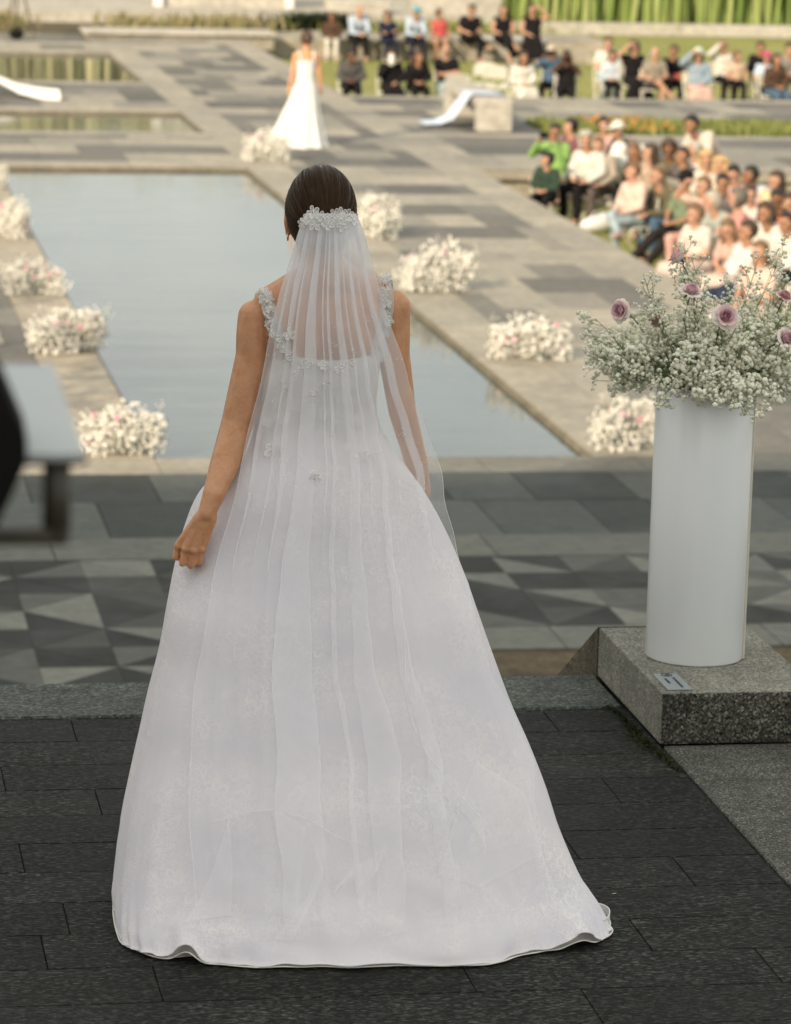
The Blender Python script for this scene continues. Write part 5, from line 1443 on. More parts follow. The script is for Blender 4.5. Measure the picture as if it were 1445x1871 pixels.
for s in (-1, 1):
    capsule(bm, hp_ + V(.08 * s, 0, -.04), hp_ + V(.085 * s, .03, -.42), .088, .056); capsule(bm, hp_ + V(.085 * s, .03, -.42), V(hp_.x + .085 * s, BY + .01, .14), .055, .036)
    capsule(bm, V(hp_.x + .085 * s, BY + .0, .12), V(hp_.x + .09 * s, BY + .15, .03), .036, .026)
def arm(chain):
    for (p, r), (q, s) in zip(chain, chain[1:]): capsule(bm, p, q, r, s, 14)
px_ = 1 / PXM
arm([(shl, 29 * px_), (bp(463, 610, -.003), 31 * px_), (bp(462, 650, -.005), 31 * px_), (bp(433, 775, -.02), 29 * px_), (bp(412, 845, -.065), 27 * px_), (bp(390, 905, -.12), 20 * px_), (bp(377, 938, -.135), 15.5 * px_)])
ellipsoid(bm, bp(437, 772, -.03), (.030, .026, .034))
arm([(shr, 30 * px_), (bp(719, 645, .0), 29 * px_), (bp(735, 752, .01), 25 * px_), (bp(760, 842, .1), 21 * px_), (bp(772, 900, .17), 16 * px_)])
# left hand: palm, four curled fingers, thumb on the far side gripping the skirt
HD = -.165
def bp(x, y, dy=0.0): return at_y(x, y, BY + dy)
_bp = bp
bp = lambda x, y, dy=0.0: _bp(x, y, dy + HD)
wr = bp(376, 942, .03)
kn = [bp(325, 997, .050), bp(339, 1003, .032), bp(354, 1006, .027), bp(369, 1003, .030)]
mid = [bp(320, 1019, .050), bp(333, 1030, .032), bp(349, 1034, .026), bp(364, 1029, .032)]
tip = [bp(328, 1016, .09), bp(339, 1024, .078), bp(352, 1026, .075), bp(364, 1020, .075)]
for k in range(4):
    capsule(bm, wr + V((k - 1.5) * .0075, .004, -.006), kn[k], .0178, .0104, 12); capsule(bm, kn[k], mid[k], .0090, .0086, 12); capsule(bm, mid[k], tip[k], .0086, .0078, 12); capsule(bm, tip[k], tip[k] + V(.002, .0, .028), .0083, .0078, 12)
    ellipsoid(bm, kn[k] + V(0, -.003, .0), (.0108, .0108, .0108), None, 10, 8)
capsule(bm, wr + V(0, .01, -.01), bp(345, 985, .075), .015, .012); capsule(bm, bp(345, 985, .075), bp(338, 1012, .095), .011, .009)
bp = _bp
# right hand, holding the front of the skirt out of sight
wr2 = bp(772, 905, .175)
for k in range(4):
    o_ = V(.012 - .018 * k, .03, -.075 - .004 * (k in (1, 2))); capsule(bm, wr2, wr2 + o_, .016, .011, 10); capsule(bm, wr2 + o_, wr2 + o_ + V(-.01, .02, -.03), .0098, .009, 10); capsule(bm, wr2 + o_ + V(-.01, .02, -.03), wr2 + o_ + V(-.03, .025, -.01), .009, .008, 10)
capsule(bm, wr2 + V(-.01, 0, -.02), wr2 + V(-.045, .02, -.06), .013, .010)
for v in bm.verts: v.co -= BO
me = voxel(bm, .0032, 7, 'bride_body', .5)
me.materials.append(MAT['skin'])
body = obj('body', me, None, bride, True)
bmb = bmesh.new(); bmb.from_mesh(me); BODY = BVHTree.FromBMesh(bmb); bmb.free()
for s in (-1, 1):
    bm = bmesh.new(); ellipsoid(bm, hc - BO + V(.03 * s - .008, .083, .012), (.014, .012, .009), None, 10, 8); obj('eye', bm, MAT['eye'], bride, True)
# ---- hair: strands run from all over the scalp to the gathered knot
HR = (.0855, .104, .109)
hcen = bp(586, 384) - BO + V(0, 0, .0)
pole = V(.012, -.74, -.48).normalized()
ps, pt = frame(pole)
bm = bmesh.new(); uvl = bm.loops.layers.uv.new('UVMap')
NU, NV = 120, 46
grid = []
for i in range(NU):
    row = []
    for jx in range(NV + 1):
        th = math.pi * .004 + (math.pi * .826) * jx / NV; ph = 2 * math.pi * i / NU
        d = pole * math.cos(th) + (ps * math.cos(ph) + pt * math.sin(ph)) * math.sin(th)
        p = V(d.x * HR[0], d.y * HR[1], d.z * HR[2])
        par = math.exp(-((p.x + .002) / .006) ** 2) * max(0, min(1, (p.z - .075) / .03)) * (p.y > -.07)
        p *= 1 - .045 * par + .006 * math.sin(i * 1.7) * (.2 + .3 * math.sin(th))
        row.append(bm.verts.new(hcen + p))
    grid.append(row)
for i in range(NU):
    for jx in range(NV):
        q = [grid[i][jx], grid[(i + 1) % NU][jx], grid[(i + 1) % NU][jx + 1], grid[i][jx + 1]]
        c = sum((v.co for v in q), V(0, 0, 0)) / 4 - hcen
        if c.y > .028 and c.z < .075 + (c.y - .05) * .2 - .4 * max(0, .06 - c.y): continue
        if c.z < -.092 or (c.y > -.01 and c.z < -.028): continue
        f = bm.faces.new(q)
        for lp, (uu, vv) in zip(f.loops, ((i, jx), (i + 1, jx), (i + 1, jx + 1), (i, jx + 1))): lp[uvl].uv = (uu / NU, vv / NV)
bmesh.ops.delete(bm, geom=[v for v in bm.verts if not v.link_faces], context='VERTS')
bmesh.ops.recalc_face_normals(bm, faces=bm.faces[:])
bmh = bm.copy()
hair = obj('hair', bm, MAT['hair'], bride, 'keep')
HAIR = BVHTree.FromBMesh(bmh); bmh.free()
bm = bmesh.new(); ellipsoid(bm, hcen + V(.008, -.075, -.055), (.050, .030, .040), None, 20, 14); bun = obj('hair_knot', bm, MAT['hair'], bride, True)
# loose fine strands give the sleek hair its grain
bm = bmesh.new(); sr = random.Random(8)
for k in range(420):
    ph = sr.uniform(0, 2 * math.pi); t0, t1 = sr.uniform(.1, .5), sr.uniform(.6, 1.0); pts_ = []
    for q in range(9):
        th = math.pi * (.06 + .72 * (t0 + (t1 - t0) * q / 8)); p2 = ph + .03 * math.sin(q * .6 + k)
        d = pole * math.cos(th) + (ps * math.cos(p2) + pt * math.sin(p2)) * math.sin(th)
        p = V(d.x * HR[0], d.y * HR[1], d.z * HR[2]) * (1.004 + .006 * sr.random())
        if (p.y > .02 and p.z < .085) or p.z < -.08 or (p.y > -.015 and p.z < -.02): continue
        pts_.append(hcen + p)
    if len(pts_) > 3: tube(bm, pts_, .00035, 3, False)
for k in range(60):
    ph = sr.uniform(0, 2 * math.pi); th = sr.uniform(.25, .75) * math.pi
    d = pole * math.cos(th) + (ps * math.cos(ph) + pt * math.sin(ph)) * math.sin(th)
    p = V(d.x * HR[0], d.y * HR[1], d.z * HR[2])
    if p.y > .03 or p.z < -.03: continue
    tg = (d.cross(V(sr.gauss(0, 1), sr.gauss(0, 1), sr.gauss(0, 1)))).normalized(); ln = sr.uniform(.012, .03)
    tube(bm, [hcen + p * .995, hcen + p * (1 + sr.uniform(.01, .03)) + tg * ln * .5, hcen + p * (1 + sr.uniform(.015, .06)) + tg * ln], [.00028, .0002, .0001], 3, False)
o = obj('hair_strands', bm, MAT['hair'], bride); tag(o, kind='stuff')
# earring
bm = bmesh.new(); ec = hc - BO + V(-.080, .008, -.052)
tube(bm, [ec + V(.002 * math.cos(k * .449), .008 * math.cos(k * .449), .009 * math.sin(k * .449)) for k in range(14)], .0016, 6, closed=True)
obj('earring', bm, MAT['gold'], bride, True)

# ---- gown rings: (y, left x, right x, plane, back, front) measured outline and depth of each level
RG = [(645, 497, 692, 8.240, 8.130, 8.345), (690, 482, 688, 8.240, 8.138, 8.345), (740, 474, 684, 8.240, 8.148, 8.330), (780, 466, 692, 8.240, 8.145, 8.335),
      (820, 456, 712, 8.235, 8.125, 8.365), (860, 416, 742, 8.24, 8.098, 8.42), (900, 372, 770, 8.27, 8.072, 8.48), (960, 345, 803, 8.28, 8.042, 8.53), (1040, 326, 838, 8.23, 8.00, 8.56),
      (1120, 313, 866, 8.15, 7.955, 8.58), (1200, 300, 893, 8.12, 7.91, 8.60), (1290, 280, 925, 8.07, 7.85, 8.62), (1360, 266, 955, 8.03, 7.80, 8.62), (1440, 250, 985, 7.97, 7.73, 8.62),
      (1520, 236, 1010, 7.91, 7.665, 8.62), (1600, 226, 1045, 7.84, 7.595, 8.60), (1655, 222, 1078, 7.78, 7.535, 8.58), (1706, 224, 1100, 7.725, 7.484, 8.56)]
def ring_at(y):
    _, = (0,)
    i = 0
    while i < len(RG) - 2 and y > RG[i + 1][0]: i += 1
    q1, q2 = RG[i], RG[i + 1]; q0, q3 = RG[max(i - 1, 0)], RG[min(i + 2, len(RG) - 1)]
    t = max(0, min(1, (y - q1[0]) / (q2[0] - q1[0]))); h = q2[0] - q1[0]; vals = []
    for k in range(1, 6):
        m1 = (q2[k] - q0[k]) / (q2[0] - q0[0]) * h; m2 = (q3[k] - q1[k]) / (q3[0] - q1[0]) * h
        vals.append((2 * t ** 3 - 3 * t * t + 1) * q1[k] + (t ** 3 - 2 * t * t + t) * m1 + (-2 * t ** 3 + 3 * t * t) * q2[k] + (t ** 3 - t * t) * m2)
    L_, R_, yc, yb, yf = vals
    a_, b_ = at_y(L_, y, yc), at_y(R_, y, yc); z = (a_.z + b_.z) / 2
    return a_.x - BO.x, b_.x - BO.x, yc - BO.y, yb - BO.y, yf - BO.y, z
def gown_pt(th, y, grow=0.0, amp=1.0, hem=0.0):
    xl, xr, yc, yb, yf, z = ring_at(y)
    cx, hw = (xl + xr) / 2, (xr - xl) / 2 + grow
    c, s = math.cos(th), math.sin(th)                       # th = -pi/2 is the back
    t = max(0, min(1, (y - 800) / 900))
    ex = 1 - .22 * t
    rb, rf = (yc - yb) + grow, (yf - yc) + grow
    x = cx + hw * math.copysign(abs(c) ** ex, c); yy = yc + (rb if s < 0 else rf) * math.copysign(abs(s) ** ex, s)
    tw = th + .10 * math.sin(3 * th + 1.3) + .05 * t * math.sin(5 * th)
    f = math.sin(tw * 9 + .6 + .8 * t) * .5 + math.sin(tw * 5 + 2.2) * .6 + .9 * noise.noise((math.cos(th) * 4.5, math.sin(th) * 4.5, 1.5 * t)) + .5 * noise.noise((math.cos(th) * 11, math.sin(th) * 11, 3 + 2.5 * t))
    f = f * (.001 + .0105 * t ** 1.2) * amp + .020 * t * noise.noise((math.cos(th) * 2.4, math.sin(th) * 2.4, .8 * t + 6)) * amp + .008 * t * noise.noise((x * 5 + z * 1.5, z * 2.5, 11)) * amp
    bs = max(0, -s)
    pleat = math.exp(-((th + math.pi / 2 - .03) / .035) ** 2) * .012 * max(0, min(1, (y - 880) / 200))      # narrow box pleat down the centre back
    n_ = V(c / max(hw, .05), s / max(rb, .05), 0).normalized()
    k = 1 - .75 * abs(c) ** 6
    wob = noise.noise((x * 3.1, z * 2.2, 7 + s)) * .012 * t
    t2 = max(0, min(1, (y - 1480) / 180)); wob += (noise.noise((x * 7, z * 16, 2.0)) * .016 + noise.noise((x * 17, z * 34, 5.0)) * .005) * t2
    p = V(x, yy, z) + n_ * (f * k + pleat + wob * k)
    p.z = max(.004 + hem, p.z)
    return p
def loft(name, y0, y1, nr, nth, mat, grow=0, amp=1.0, hemf=None):
    bm = bmesh.new(); g = []
    for j_ in range(nr + 1):
        y = y0 + (y1 - y0) * j_ / nr
        row = []
        for i in range(nth):
            th = 2 * math.pi * i / nth
            p = gown_pt(th, y, grow, amp)
            if hemf: p = hemf(p, th, j_ / nr)
            row.append(bm.verts.new(p))
        g.append(row)
    for j_ in range(nr):
        for i in range(nth): bm.faces.new((g[j_][i], g[j_][(i + 1) % nth], g[j_ + 1][(i + 1) % nth], g[j_ + 1][i]))
    bmesh.ops.recalc_face_normals(bm, faces=bm.faces[:])
    return bm
def hem_wave(p, th, t):
    if t > .9:
        k = (t - .9) / .1
        lift = (.5 + .5 * math.sin(th * 7 + 1)) * .006 + (.5 + .5 * math.sin(th * 23)) * .003
        lift += .036 * math.exp(-((th - R(224)) / .09) ** 2) + .034 * math.exp(-((th - R(324)) / .13) ** 2)
        p.z += lift * k
        p += V(math.cos(th), math.sin(th), 0) * .004 * math.sin(th * 41) * k
    return p
bm = loft('bodice', 645, 806, 22, 200, None, .004, .3)
for v in bm.verts:                                           # neckline dips slightly at the centre back and rises to the straps
    if v.co.z > at_y(588, 650, BY).z:
        u = abs(v.co.x - (bp(590, 650).x - BO.x)) / .12; v.co.z += .012 * u * u
bmx = bm.copy(); BOD = BVHTree.FromBMesh(bmx); bmx.free()
bod = obj('bodice', bm, MAT['bodice'], bride, 'keep'); bod.data.polygons.foreach_set('use_smooth', [True] * len(bod.data.polygons))
bm = loft('skirt', 797, 1706, 110, 360, None, .007, 1.0, hem_wave)
bmx = bm.copy(); SKT = BVHTree.FromBMesh(bmx); bmx.free()
skirt = obj('skirt', bm, MAT['gown'], bride, 'keep'); skirt.data.polygons.foreach_set('use_smooth', [True] * len(skirt.data.polygons))
# lining that shows below the outer hem as a narrow ivory edge, with a corded border
def lin(p, th, t):
    p += V(math.cos(th), math.sin(th), 0) * (.028 + .006 * math.sin(th * 6 + 2)) * t ** 8
    p.z = max(.003, p.z - .004 * t) + t * (.022 * math.exp(-((th - R(224)) / .08) ** 2) + .016 * math.exp(-((th - R(324)) / .11) ** 2)); return p
bm = loft('underskirt', 1560, 1706, 24, 240, None, -.022, 1.0, lin)
o = obj('underskirt', bm, MAT['lining'], bride, 'keep'); o.data.polygons.foreach_set('use_smooth', [True] * len(o.data.polygons))
bm = bmesh.new(); tube(bm, [lin(gown_pt(2 * math.pi * i / 240, 1706, -.022), 2 * math.pi * i / 240, 1.0) + V(0, 0, .001) for i in range(240)], .0016, 6, closed=True); obj('hem_cord', bm, MAT['cord'], bride, True)
bm = bmesh.new(); tube(bm, [hem_wave(gown_pt(2 * math.pi * i / 360, 1706, .007), 2 * math.pi * i / 360, 1.0) + V(0, 0, .0) for i in range(360)], .0012, 5, closed=True); obj('lace_edge', bm, MAT['applique'], bride, True)
# two loops of stiff hem standing out on the floor
def hem_loop(px_pts, h, name='hem_fold'):
    P_ = [at(x, y, .004) - BO for x, y in px_pts]
    n = len(P_); fine = []
    for i in range(n - 1):                                   # Catmull-Rom
        p0, p1, p2, p3 = P_[max(i - 1, 0)], P_[i], P_[i + 1], P_[min(i + 2, n - 1)]
        for q in range(8):
            t = q / 8; fine.append(.5 * ((2 * p1) + (p2 - p0) * t + (2 * p0 - 5 * p1 + 4 * p2 - p3) * t * t + (3 * p1 - p0 - 3 * p2 + p3) * t ** 3))
    fine.append(P_[-1]); bm = bmesh.new(); lo, hi = [], []
    for i, p in enumerate(fine):
        k = math.sin(math.pi * i / (len(fine) - 1)) ** .5
        lo.append(bm.verts.new(p)); hi.append(bm.verts.new(p + V(0, .012, h * (.6 + .4 * k))))
    for i in range(len(fine) - 1): bm.faces.new((lo[i], lo[i + 1], hi[i + 1], hi[i]))
    f = obj(name, bm, MAT['organza_edge'], bride, True)
    for ln in (lo, hi): pass
    bm = bmesh.new(); tube(bm, [p + V(0, 0, .001) for p in fine], .0015, 6); obj('fold_cord', bm, MAT['cord'], f, True)
    bm = bmesh.new(); tube(bm, [p + V(0, .012, h * (.6 + .4 * math.sin(math.pi * i / (len(fine) - 1)) ** .5)) for i, p in enumerate(fine)], .0014, 6); obj('fold_cord', bm, MAT['cord'], f, True)
hem_loop([(400, 1738), (350, 1724), (310, 1726), (296, 1738), (306, 1749), (345, 1747), (395, 1742)], .022)
hem_loop([(1000, 1716), (1040, 1690), (1085, 1672), (1112, 1680), (1112, 1697), (1090, 1706), (1050, 1704), (1020, 1706)], .026)
# ---- cast measured spots onto the built surfaces
def hit(x, y, trees, default_y=None, off=.003):
    d = ray(x, y).normalized(); best = None
    for t in trees:
        h = t.ray_cast(CAM - BO, d)
        if h[0] is not None and (best is None or h[3] < best[3]): best = h
    if best is None: return at_y(x, y, default_y or BY) - BO
    return best[0] - d * off
def flower_mesh(seed, r=.0165):
    q = random.Random(seed); bm = bmesh.new()
    n = 5
    for k in range(n):
        a_ = k * 2 * math.pi / n + q.uniform(-.15, .15); rr = r * q.uniform(.85, 1.15); w = rr * .36
        d = V(math.cos(a_), 0, math.sin(a_)); s = V(-math.sin(a_), 0, math.cos(a_))
        loop = []
        for i in range(11):
            t = i / 10 * 2 * math.pi - math.pi; rad = (1 + math.cos(t)) / 2
            loop.append(d * (rr * (.12 + .88 * rad)) + s * w * math.sin(t) * (.45 + .55 * rad) + V(0, -.0035 * rad - .001 + q.uniform(-.0008, .0008), 0))
        tube(bm, loop, .00095, 4, closed=True)
        c = bm.verts.new(d * rr * .55 + V(0, -.0012, 0)); vs2 = [bm.verts.new(p) for p in loop]
        for i in range(11): bm.faces.new((c, vs2[i], vs2[(i + 1) % 11])).material_index = 1
    for k in range(4): ellipsoid(bm, (q.uniform(-.0025, .0025), -.0035, q.uniform(-.0025, .0025)), (.0016,) * 3, None, 6, 5)
    me = bpy.data.meshes.new('flower_applique'); bm.to_mesh(me); bm.free(); me.materials.append(MAT['cord_white']); me.materials.append(MAT['petal_sheer']); me.polygons.foreach_set('use_smooth', [True] * len(me.polygons)); return me
FL = [flower_mesh(k) for k in range(5)]
def applique(parent, p, size=1.0, tilt=(0, 0)):
    o = bpy.data.objects.new('flower_applique', FL[rnd.randrange(5)]); COL.objects.link(o); o.parent = parent
    o.location = p; o.rotation_euler = (R(-12) + tilt[0] + rnd.uniform(-.2, .2), rnd.uniform(0, 6.28), tilt[1] + rnd.uniform(-.2, .2)); o.scale = (size,) * 3
ALLS = [BODY, BOD, SKT]
def strap(cpts, hw):
    bm = bmesh.new(); rows = []
    for (x, y) in cpts:
        rows.append([hit(x + dx * hw, y, [BODY, BOD], BY - .02, .004) for dx in (-1, -.5, 0, .5, 1)])
    last = [p + V(0, .055, -.012) for p in rows[0]]; last2 = [p + V(0, .095, -.07) for p in rows[0]]
    rows = [last2, last] + rows
    g = [[bm.verts.new(p) for p in r_] for r_ in rows]
    for a_, b_ in zip(g, g[1:]):
        for k in range(4): bm.faces.new((a_[k], a_[k + 1], b_[k + 1], b_[k]))
    bmesh.ops.solidify(bm, geom=bm.faces[:], thickness=.002)
    return obj('strap', bm, MAT['applique'], bride, True)
SL = [(484, 533), (487, 550), (492, 568), (498, 586), (504, 603), (511, 620), (517, 638), (522, 656)]
SR = [(704, 511), (706, 530), (707, 550), (706, 570), (703, 590), (698, 610), (692, 630), (688, 652)]
for pts_, side in ((SL, -1), (SR, 1)):
    st = strap(pts_, 13)
    for k, (x, y) in enumerate(pts_):
        for q in range(3): applique(st, hit(x + rnd.uniform(-9, 9), y + rnd.uniform(-7, 7), [BODY, BOD], BY - .02, .009), rnd.uniform(.55, .8))
    applique(st, hit(pts_[0][0], pts_[0][1], [BODY], BY - .02, .008), .85, (-.6, 0))
for (x, y, s) in ((500, 825, 1.35), (570, 752, 1.0), (668, 838, 1.15), (575, 872, .9), (632, 790, .85), (528, 610, .9), (525, 700, .8), (660, 690, .85), (552, 790, .8), (610, 765, .85), (490, 770, .85), (650, 740, .8), (545, 680, .8), (600, 705, .85), (640, 665, .8), (535, 655, .85), (675, 662, .85), (560, 665, .8), (590, 668, .75), (620, 672, .8), (570, 715, .8), (640, 700, .75), (505, 735, .8), (540, 745, .75), (590, 760, .7), (655, 775, .8), (520, 770, .75), (620, 730, .7), (480, 700, .7)):
    applique(bod, hit(x, y, [BOD, SKT], BY - .1, .008), s)

# ---- veil: a sheer sheet gathered at the comb, with standing Z folds that triple the cloth
VE = [(390, 558, 650), (420, 546, 664), (470, 532, 677), (520, 515, 691), (560, 505, 701), (620, 491, 722), (690, 477, 748), (760, 462, 769), (830, 446, 793), (920, 424, 817),
      (1000, 404, 836), (1110, 380, 861), (1210, 364, 893), (1300, 352, 936), (1400, 345, 974), (1500, 348, 985), (1600, 352, 996), (1700, 360, 1010)]
# (centre, width at the comb, at the back, at the hem, wander, phase, standing crease drawn)
folds = [(.060, .03, .026, .000, .6, 1.0, 0), (.150, .075, .012, .000, .5, 2.2, 0), (.205, .015, .034, .000, .8, .4, 0), (.330, .080, .085, .135, .4, 3.0, 1), (.430, .018, .008, .000, .9, 5.1, 0),
         (.480, .03, .018, .016, .5, 4.0, 1), (.570, .06, .050, .085, .6, 1.6, 0), (.645, .014, .010, .000, .8, .2, 0), (.725, .055, .020, .042, .8, 2.9, 1), (.800, .012, .012, .000, .5, 3.7, 0), (.890, .07, .050, .000, .6, 5.6, 0)]
def fold_w(f, v):
    if v < .3: return f[1] + (f[2] - f[1]) * v / .3
    k = min(1, (v - .3) / (.25 if f[3] == 0 else .4))
    return max(0.0, f[2] + (f[3] - f[2]) * k * k * (3 - 2 * k))
NR = 130
ctrl = []
def bottom(u): return 1640 + 70 * math.sin(math.pi * min(1, max(0, u * .85 + .12))) + 5 * math.sin(u * 17)
def veil_depth():
    prof = []
    cur = 1e9
    for k in range(0, 60):
        y = 388 + (1710 - 388) * k / 59
        L_, R_ = lerp_table(VE, y); m = 1e9
        for q in range(1, 12):
            x = L_ + (R_ - L_) * q / 12
            if y < 470 and not (560 < x < 655): continue
            d = ray(x, y).normalized()
            for t in (BODY, BOD, SKT, HAIR):
                h = t.ray_cast(CAM - BO, d)
                if h[0] is not None: m = min(m, h[0].y)
        cur = min(cur, m); prof.append((y, cur))
    return prof
VD = veil_depth()
bm = bmesh.new(); rows = []; dzs = []
segpts = 4
for r_ in range(NR + 1):
    v = r_ / NR
    us = [(0.0, 0.0)]
    for f_ in folds:
        cc = f_[0] + .020 * math.sin(v * 4 * f_[4] + f_[5]) * v + .010 * noise.noise((v * 5, f_[5], 0)) * v; ww = fold_w(f_, v) * (1 + .35 * noise.noise((v * 6, f_[5] * 3, 2)))
        us += [(cc + ww / 2, 0.0), (cc - ww / 2, .0007), (cc - ww / 2 + .0004, .0012)]
    us.append((1.0, 0.0))
    pl_ = []
    for (a_, da), (b_, db) in zip(us, us[1:]):
        for q in range(segpts): t = q / segpts; pl_.append((a_ + (b_ - a_) * t, da + (db - da) * t))
    pl_.append(us[-1])
    row = []; dzs.append([q_[1] for q_ in pl_])
    for (u, dz_) in pl_:
        yb_ = bottom(u)
        y = 390 + (yb_ - 390) * v
        L_, R_ = lerp_table(VE, y)
        wv = min(1, max(0, (y - 560) / 200)); R_ += wv * (3.5 * math.sin(y / 41) + 2.5 * math.sin(y / 17 + 1)); L_ += wv * 2.5 * math.sin(y / 37 + 2)
        x = L_ + (R_ - L_) * u
        base = lerp_table(VD, y)[0]
        c_ = (u - .5) * 2
        half = (R_ - L_) / 2 / PXM
        yy = base + half * .38 * c_ * c_ - .006
        tt = max(0, min(1, (y - 1450) / 250))
        yy += .012 * noise.noise((u * 5.5, y * .0022, 3.3)) * min(1, v * 2.5) + .004 * noise.noise((u * 13, y * .004, 8.1)) * min(1, v * 3)
        d = ray(x, y)
        hm = None
        dn = d.normalized()
        for t in (BODY, BOD, SKT, HAIR):
            h = t.ray_cast(CAM - BO, dn)
            if h[0] is not None: hm = h[0].y if hm is None else min(hm, h[0].y)
        if hm is not None: yy = min(yy, hm - .005 - .0 * dz_)
        p = at_y(x, y, yy + BO.y - dz_) - BO
        p.z = max(.006, p.z)
        row.append(p)
    rows.append(row)
# relax the depth (only ever away from the body), then add the fold layers
import numpy as np
DZ = np.array(dzs); D = np.array([[p.y for p in r_] for r_ in rows]) + DZ
for it in range(60):
    E_ = np.pad(D, 1, mode='edge')
    A_ = (E_[:-2, 1:-1] + E_[2:, 1:-1] + E_[1:-1, :-2] + E_[1:-1, 2:]) / 4
    D = np.minimum(D, A_)
nc = len(rows[0])
for i in range(NR + 1):
    for k in range(nc):
        w_ = rows[i][k] + BO - CAM; f = (D[i, k] - DZ[i, k] + BO.y) / w_.y
        p = CAM + w_ * f - BO; p.z = max(.006, p.z); rows[i][k] = p
g = [[bm.verts.new(p) for p in r_] for r_ in rows]
for i in range(NR):
    for k in range(nc - 1): bm.faces.new((g[i][k], g[i][k + 1], g[i + 1][k + 1], g[i + 1][k]))
bm.verts.index_update()
ys_ = [[img_xy(*(p + BO))[1] for p in r_] for r_ in rows]
veil = obj('veil', bm, MAT['tulle'], bride, True)
wa = veil.data.attributes.new('weave', 'FLOAT', 'POINT')
WV = [(388, .95), (425, .86), (470, .68), (530, .52), (620, .41), (760, .31), (900, .24), (1100, .20), (1400, .17), (1600, .08), (1710, .03)]
wa.data.foreach_set('value', [max(.02, lerp_table(WV, y)[0] * (1 + .22 * noise.noise((p.x * 13, p.z * 8, 4.0)) + .10 * noise.noise((p.x * 45, p.z * 30, 9.0)))) for r_, q_ in zip(ys_, rows) for y, p in zip(r_, q_)])
veil.data.set_sharp_from_angle(angle=R(45))
# fine rolled edge of the veil, folds that lie on the train
bm = bmesh.new()
for col_ in (0, nc - 1): tube(bm, [rows[i][col_] for i in range(0, NR + 1, 2)], .0005, 4)
seg3 = 3 * segpts
for fi, f_ in enumerate(folds):                            # the two pressed edges of the wide folds
    if f_[6]:
        for col_ in (segpts + fi * seg3, segpts + fi * seg3 + segpts):
            ids = range(int(NR * .10), int(NR * .80)); n_ = len(ids)
            tube(bm, [rows[i_][col_] + V(0, -.0004, 0) for i_ in ids], [.0001 + .00035 * math.sin(math.pi * k_ / (n_ - 1)) ** .6 for k_ in range(n_)], 4)
obj('veil_edge', bm, MAT['tulle_edge'], veil)
def catmull(pts, n):
    out = []; P_ = [Vector((*p, 0)) for p in pts]
    for i in range(len(P_) - 1):
        p0, p1, p2, p3 = P_[max(i - 1, 0)], P_[i], P_[i + 1], P_[min(i + 2, len(P_) - 1)]
        for q in range(n):
            t = q / n; p = .5 * ((2 * p1) + (p2 - p0) * t + (2 * p0 - 5 * p1 + 4 * p2 - p3) * t * t + (3 * p1 - p0 - 3 * p2 + p3) * t ** 3); out.append((p.x, p.y))
    out.append(pts[-1]); return out
def tulle_fold(poly, name='train_fold'):
    P_ = [hit(x, y, [SKT], 7.7, .012) for x, y in poly]; bm = bmesh.new(); bm.faces.new([bm.verts.new(p) for p in P_]); bmesh.ops.triangulate(bm, faces=bm.faces[:])
    bmesh.ops.subdivide_edges(bm, edges=bm.edges[:], cuts=3, use_grid_fill=True)
    for v_ in bm.verts:
        w_ = v_.co + BO - CAM; h = SKT.ray_cast(CAM - BO, w_.normalized())
        if h[0] is not None: v_.co = h[0] - w_.normalized() * .011
    return obj(name, bm, MAT['tulle_train'], veil, True)
for poly in ([(419, 1492), (426, 1610), (422, 1672), (340, 1684), (385, 1600)], [(495, 1478), (560, 1510), (545, 1660), (520, 1590)], [(566, 1522), (594, 1590), (585, 1620), (535, 1720), (500, 1715), (560, 1640), (580, 1585)],
             [(705, 1550), (694, 1580), (658, 1665), (645, 1600), (600, 1640), (640, 1590)], [(770, 1380), (830, 1440), (880, 1490), (893, 1560), (860, 1500), (800, 1440)], [(870, 1390), (830, 1500), (800, 1600), (880, 1620), (990, 1560), (960, 1450)]):
    tulle_fold(poly)
bm = bmesh.new()
for crease in ([(345, 1512), (420, 1492), (495, 1479), (560, 1496), (620, 1530), (665, 1548)], [(690, 950), (735, 1120), (745, 1290), (790, 1400)], [(735, 1120), (765, 1310)], [(745, 1340), (830, 1440), (880, 1495)], [(640, 1640), (680, 1600), (705, 1552)]):
    fine = [hit(x_, y_, [SKT], 7.9, .013) for x_, y_ in catmull(crease, 12)]
    for it_ in range(6): fine = [fine[0]] + [(fine[k - 1] + fine[k] * 2 + fine[k + 1]) / 4 for k in range(1, len(fine) - 1)] + [fine[-1]]
    nf = len(fine); tube(bm, fine, [.0002 + .0009 * math.sin(math.pi * k / (nf - 1)) for k in range(nf)], 4)
obj('veil_crease', bm, MAT['tulle_edge'], veil)
# comb flowers and beads
VB_ = bmesh.new(); VB_.from_mesh(veil.data); VT = BVHTree.FromBMesh(VB_); VB_.free()
for (x, y, s) in ((558, 401, .85), (571, 388, 1.0), (584, 394, .8), (597, 398, .75), (612, 391, .85), (624, 389, .9), (636, 393, .9), (646, 402, .8), (574, 410, 1.0), (600, 409, 1.05), (625, 411, 1.0), (552, 408, .7)):
    applique(veil, hit(x, y, [VT, HAIR], BY - .1, .009), s * .95)
bm = bmesh.new(); br = random.Random(2)
for (x, y, n, sx, sy) in ((523, 548, 7, 3, 9), (614, 630, 9, 5, 10), (700, 560, 12, 16, 12), (716, 660, 10, 12, 8), (500, 650, 8, 4, 3), (565, 720, 14, 7, 10), (666, 835, 10, 22, 6), (705, 545, 5, 10, 6), (640, 640, 3, 8, 5), (520, 705, 6, 6, 8), (735, 790, 6, 6, 10)):
    for k in range(n): ellipsoid(bm, hit(x + br.gauss(0, sx), y + br.gauss(0, sy), [VT, BOD], BY - .1, .003), (.0013,) * 3, None, 6, 4)
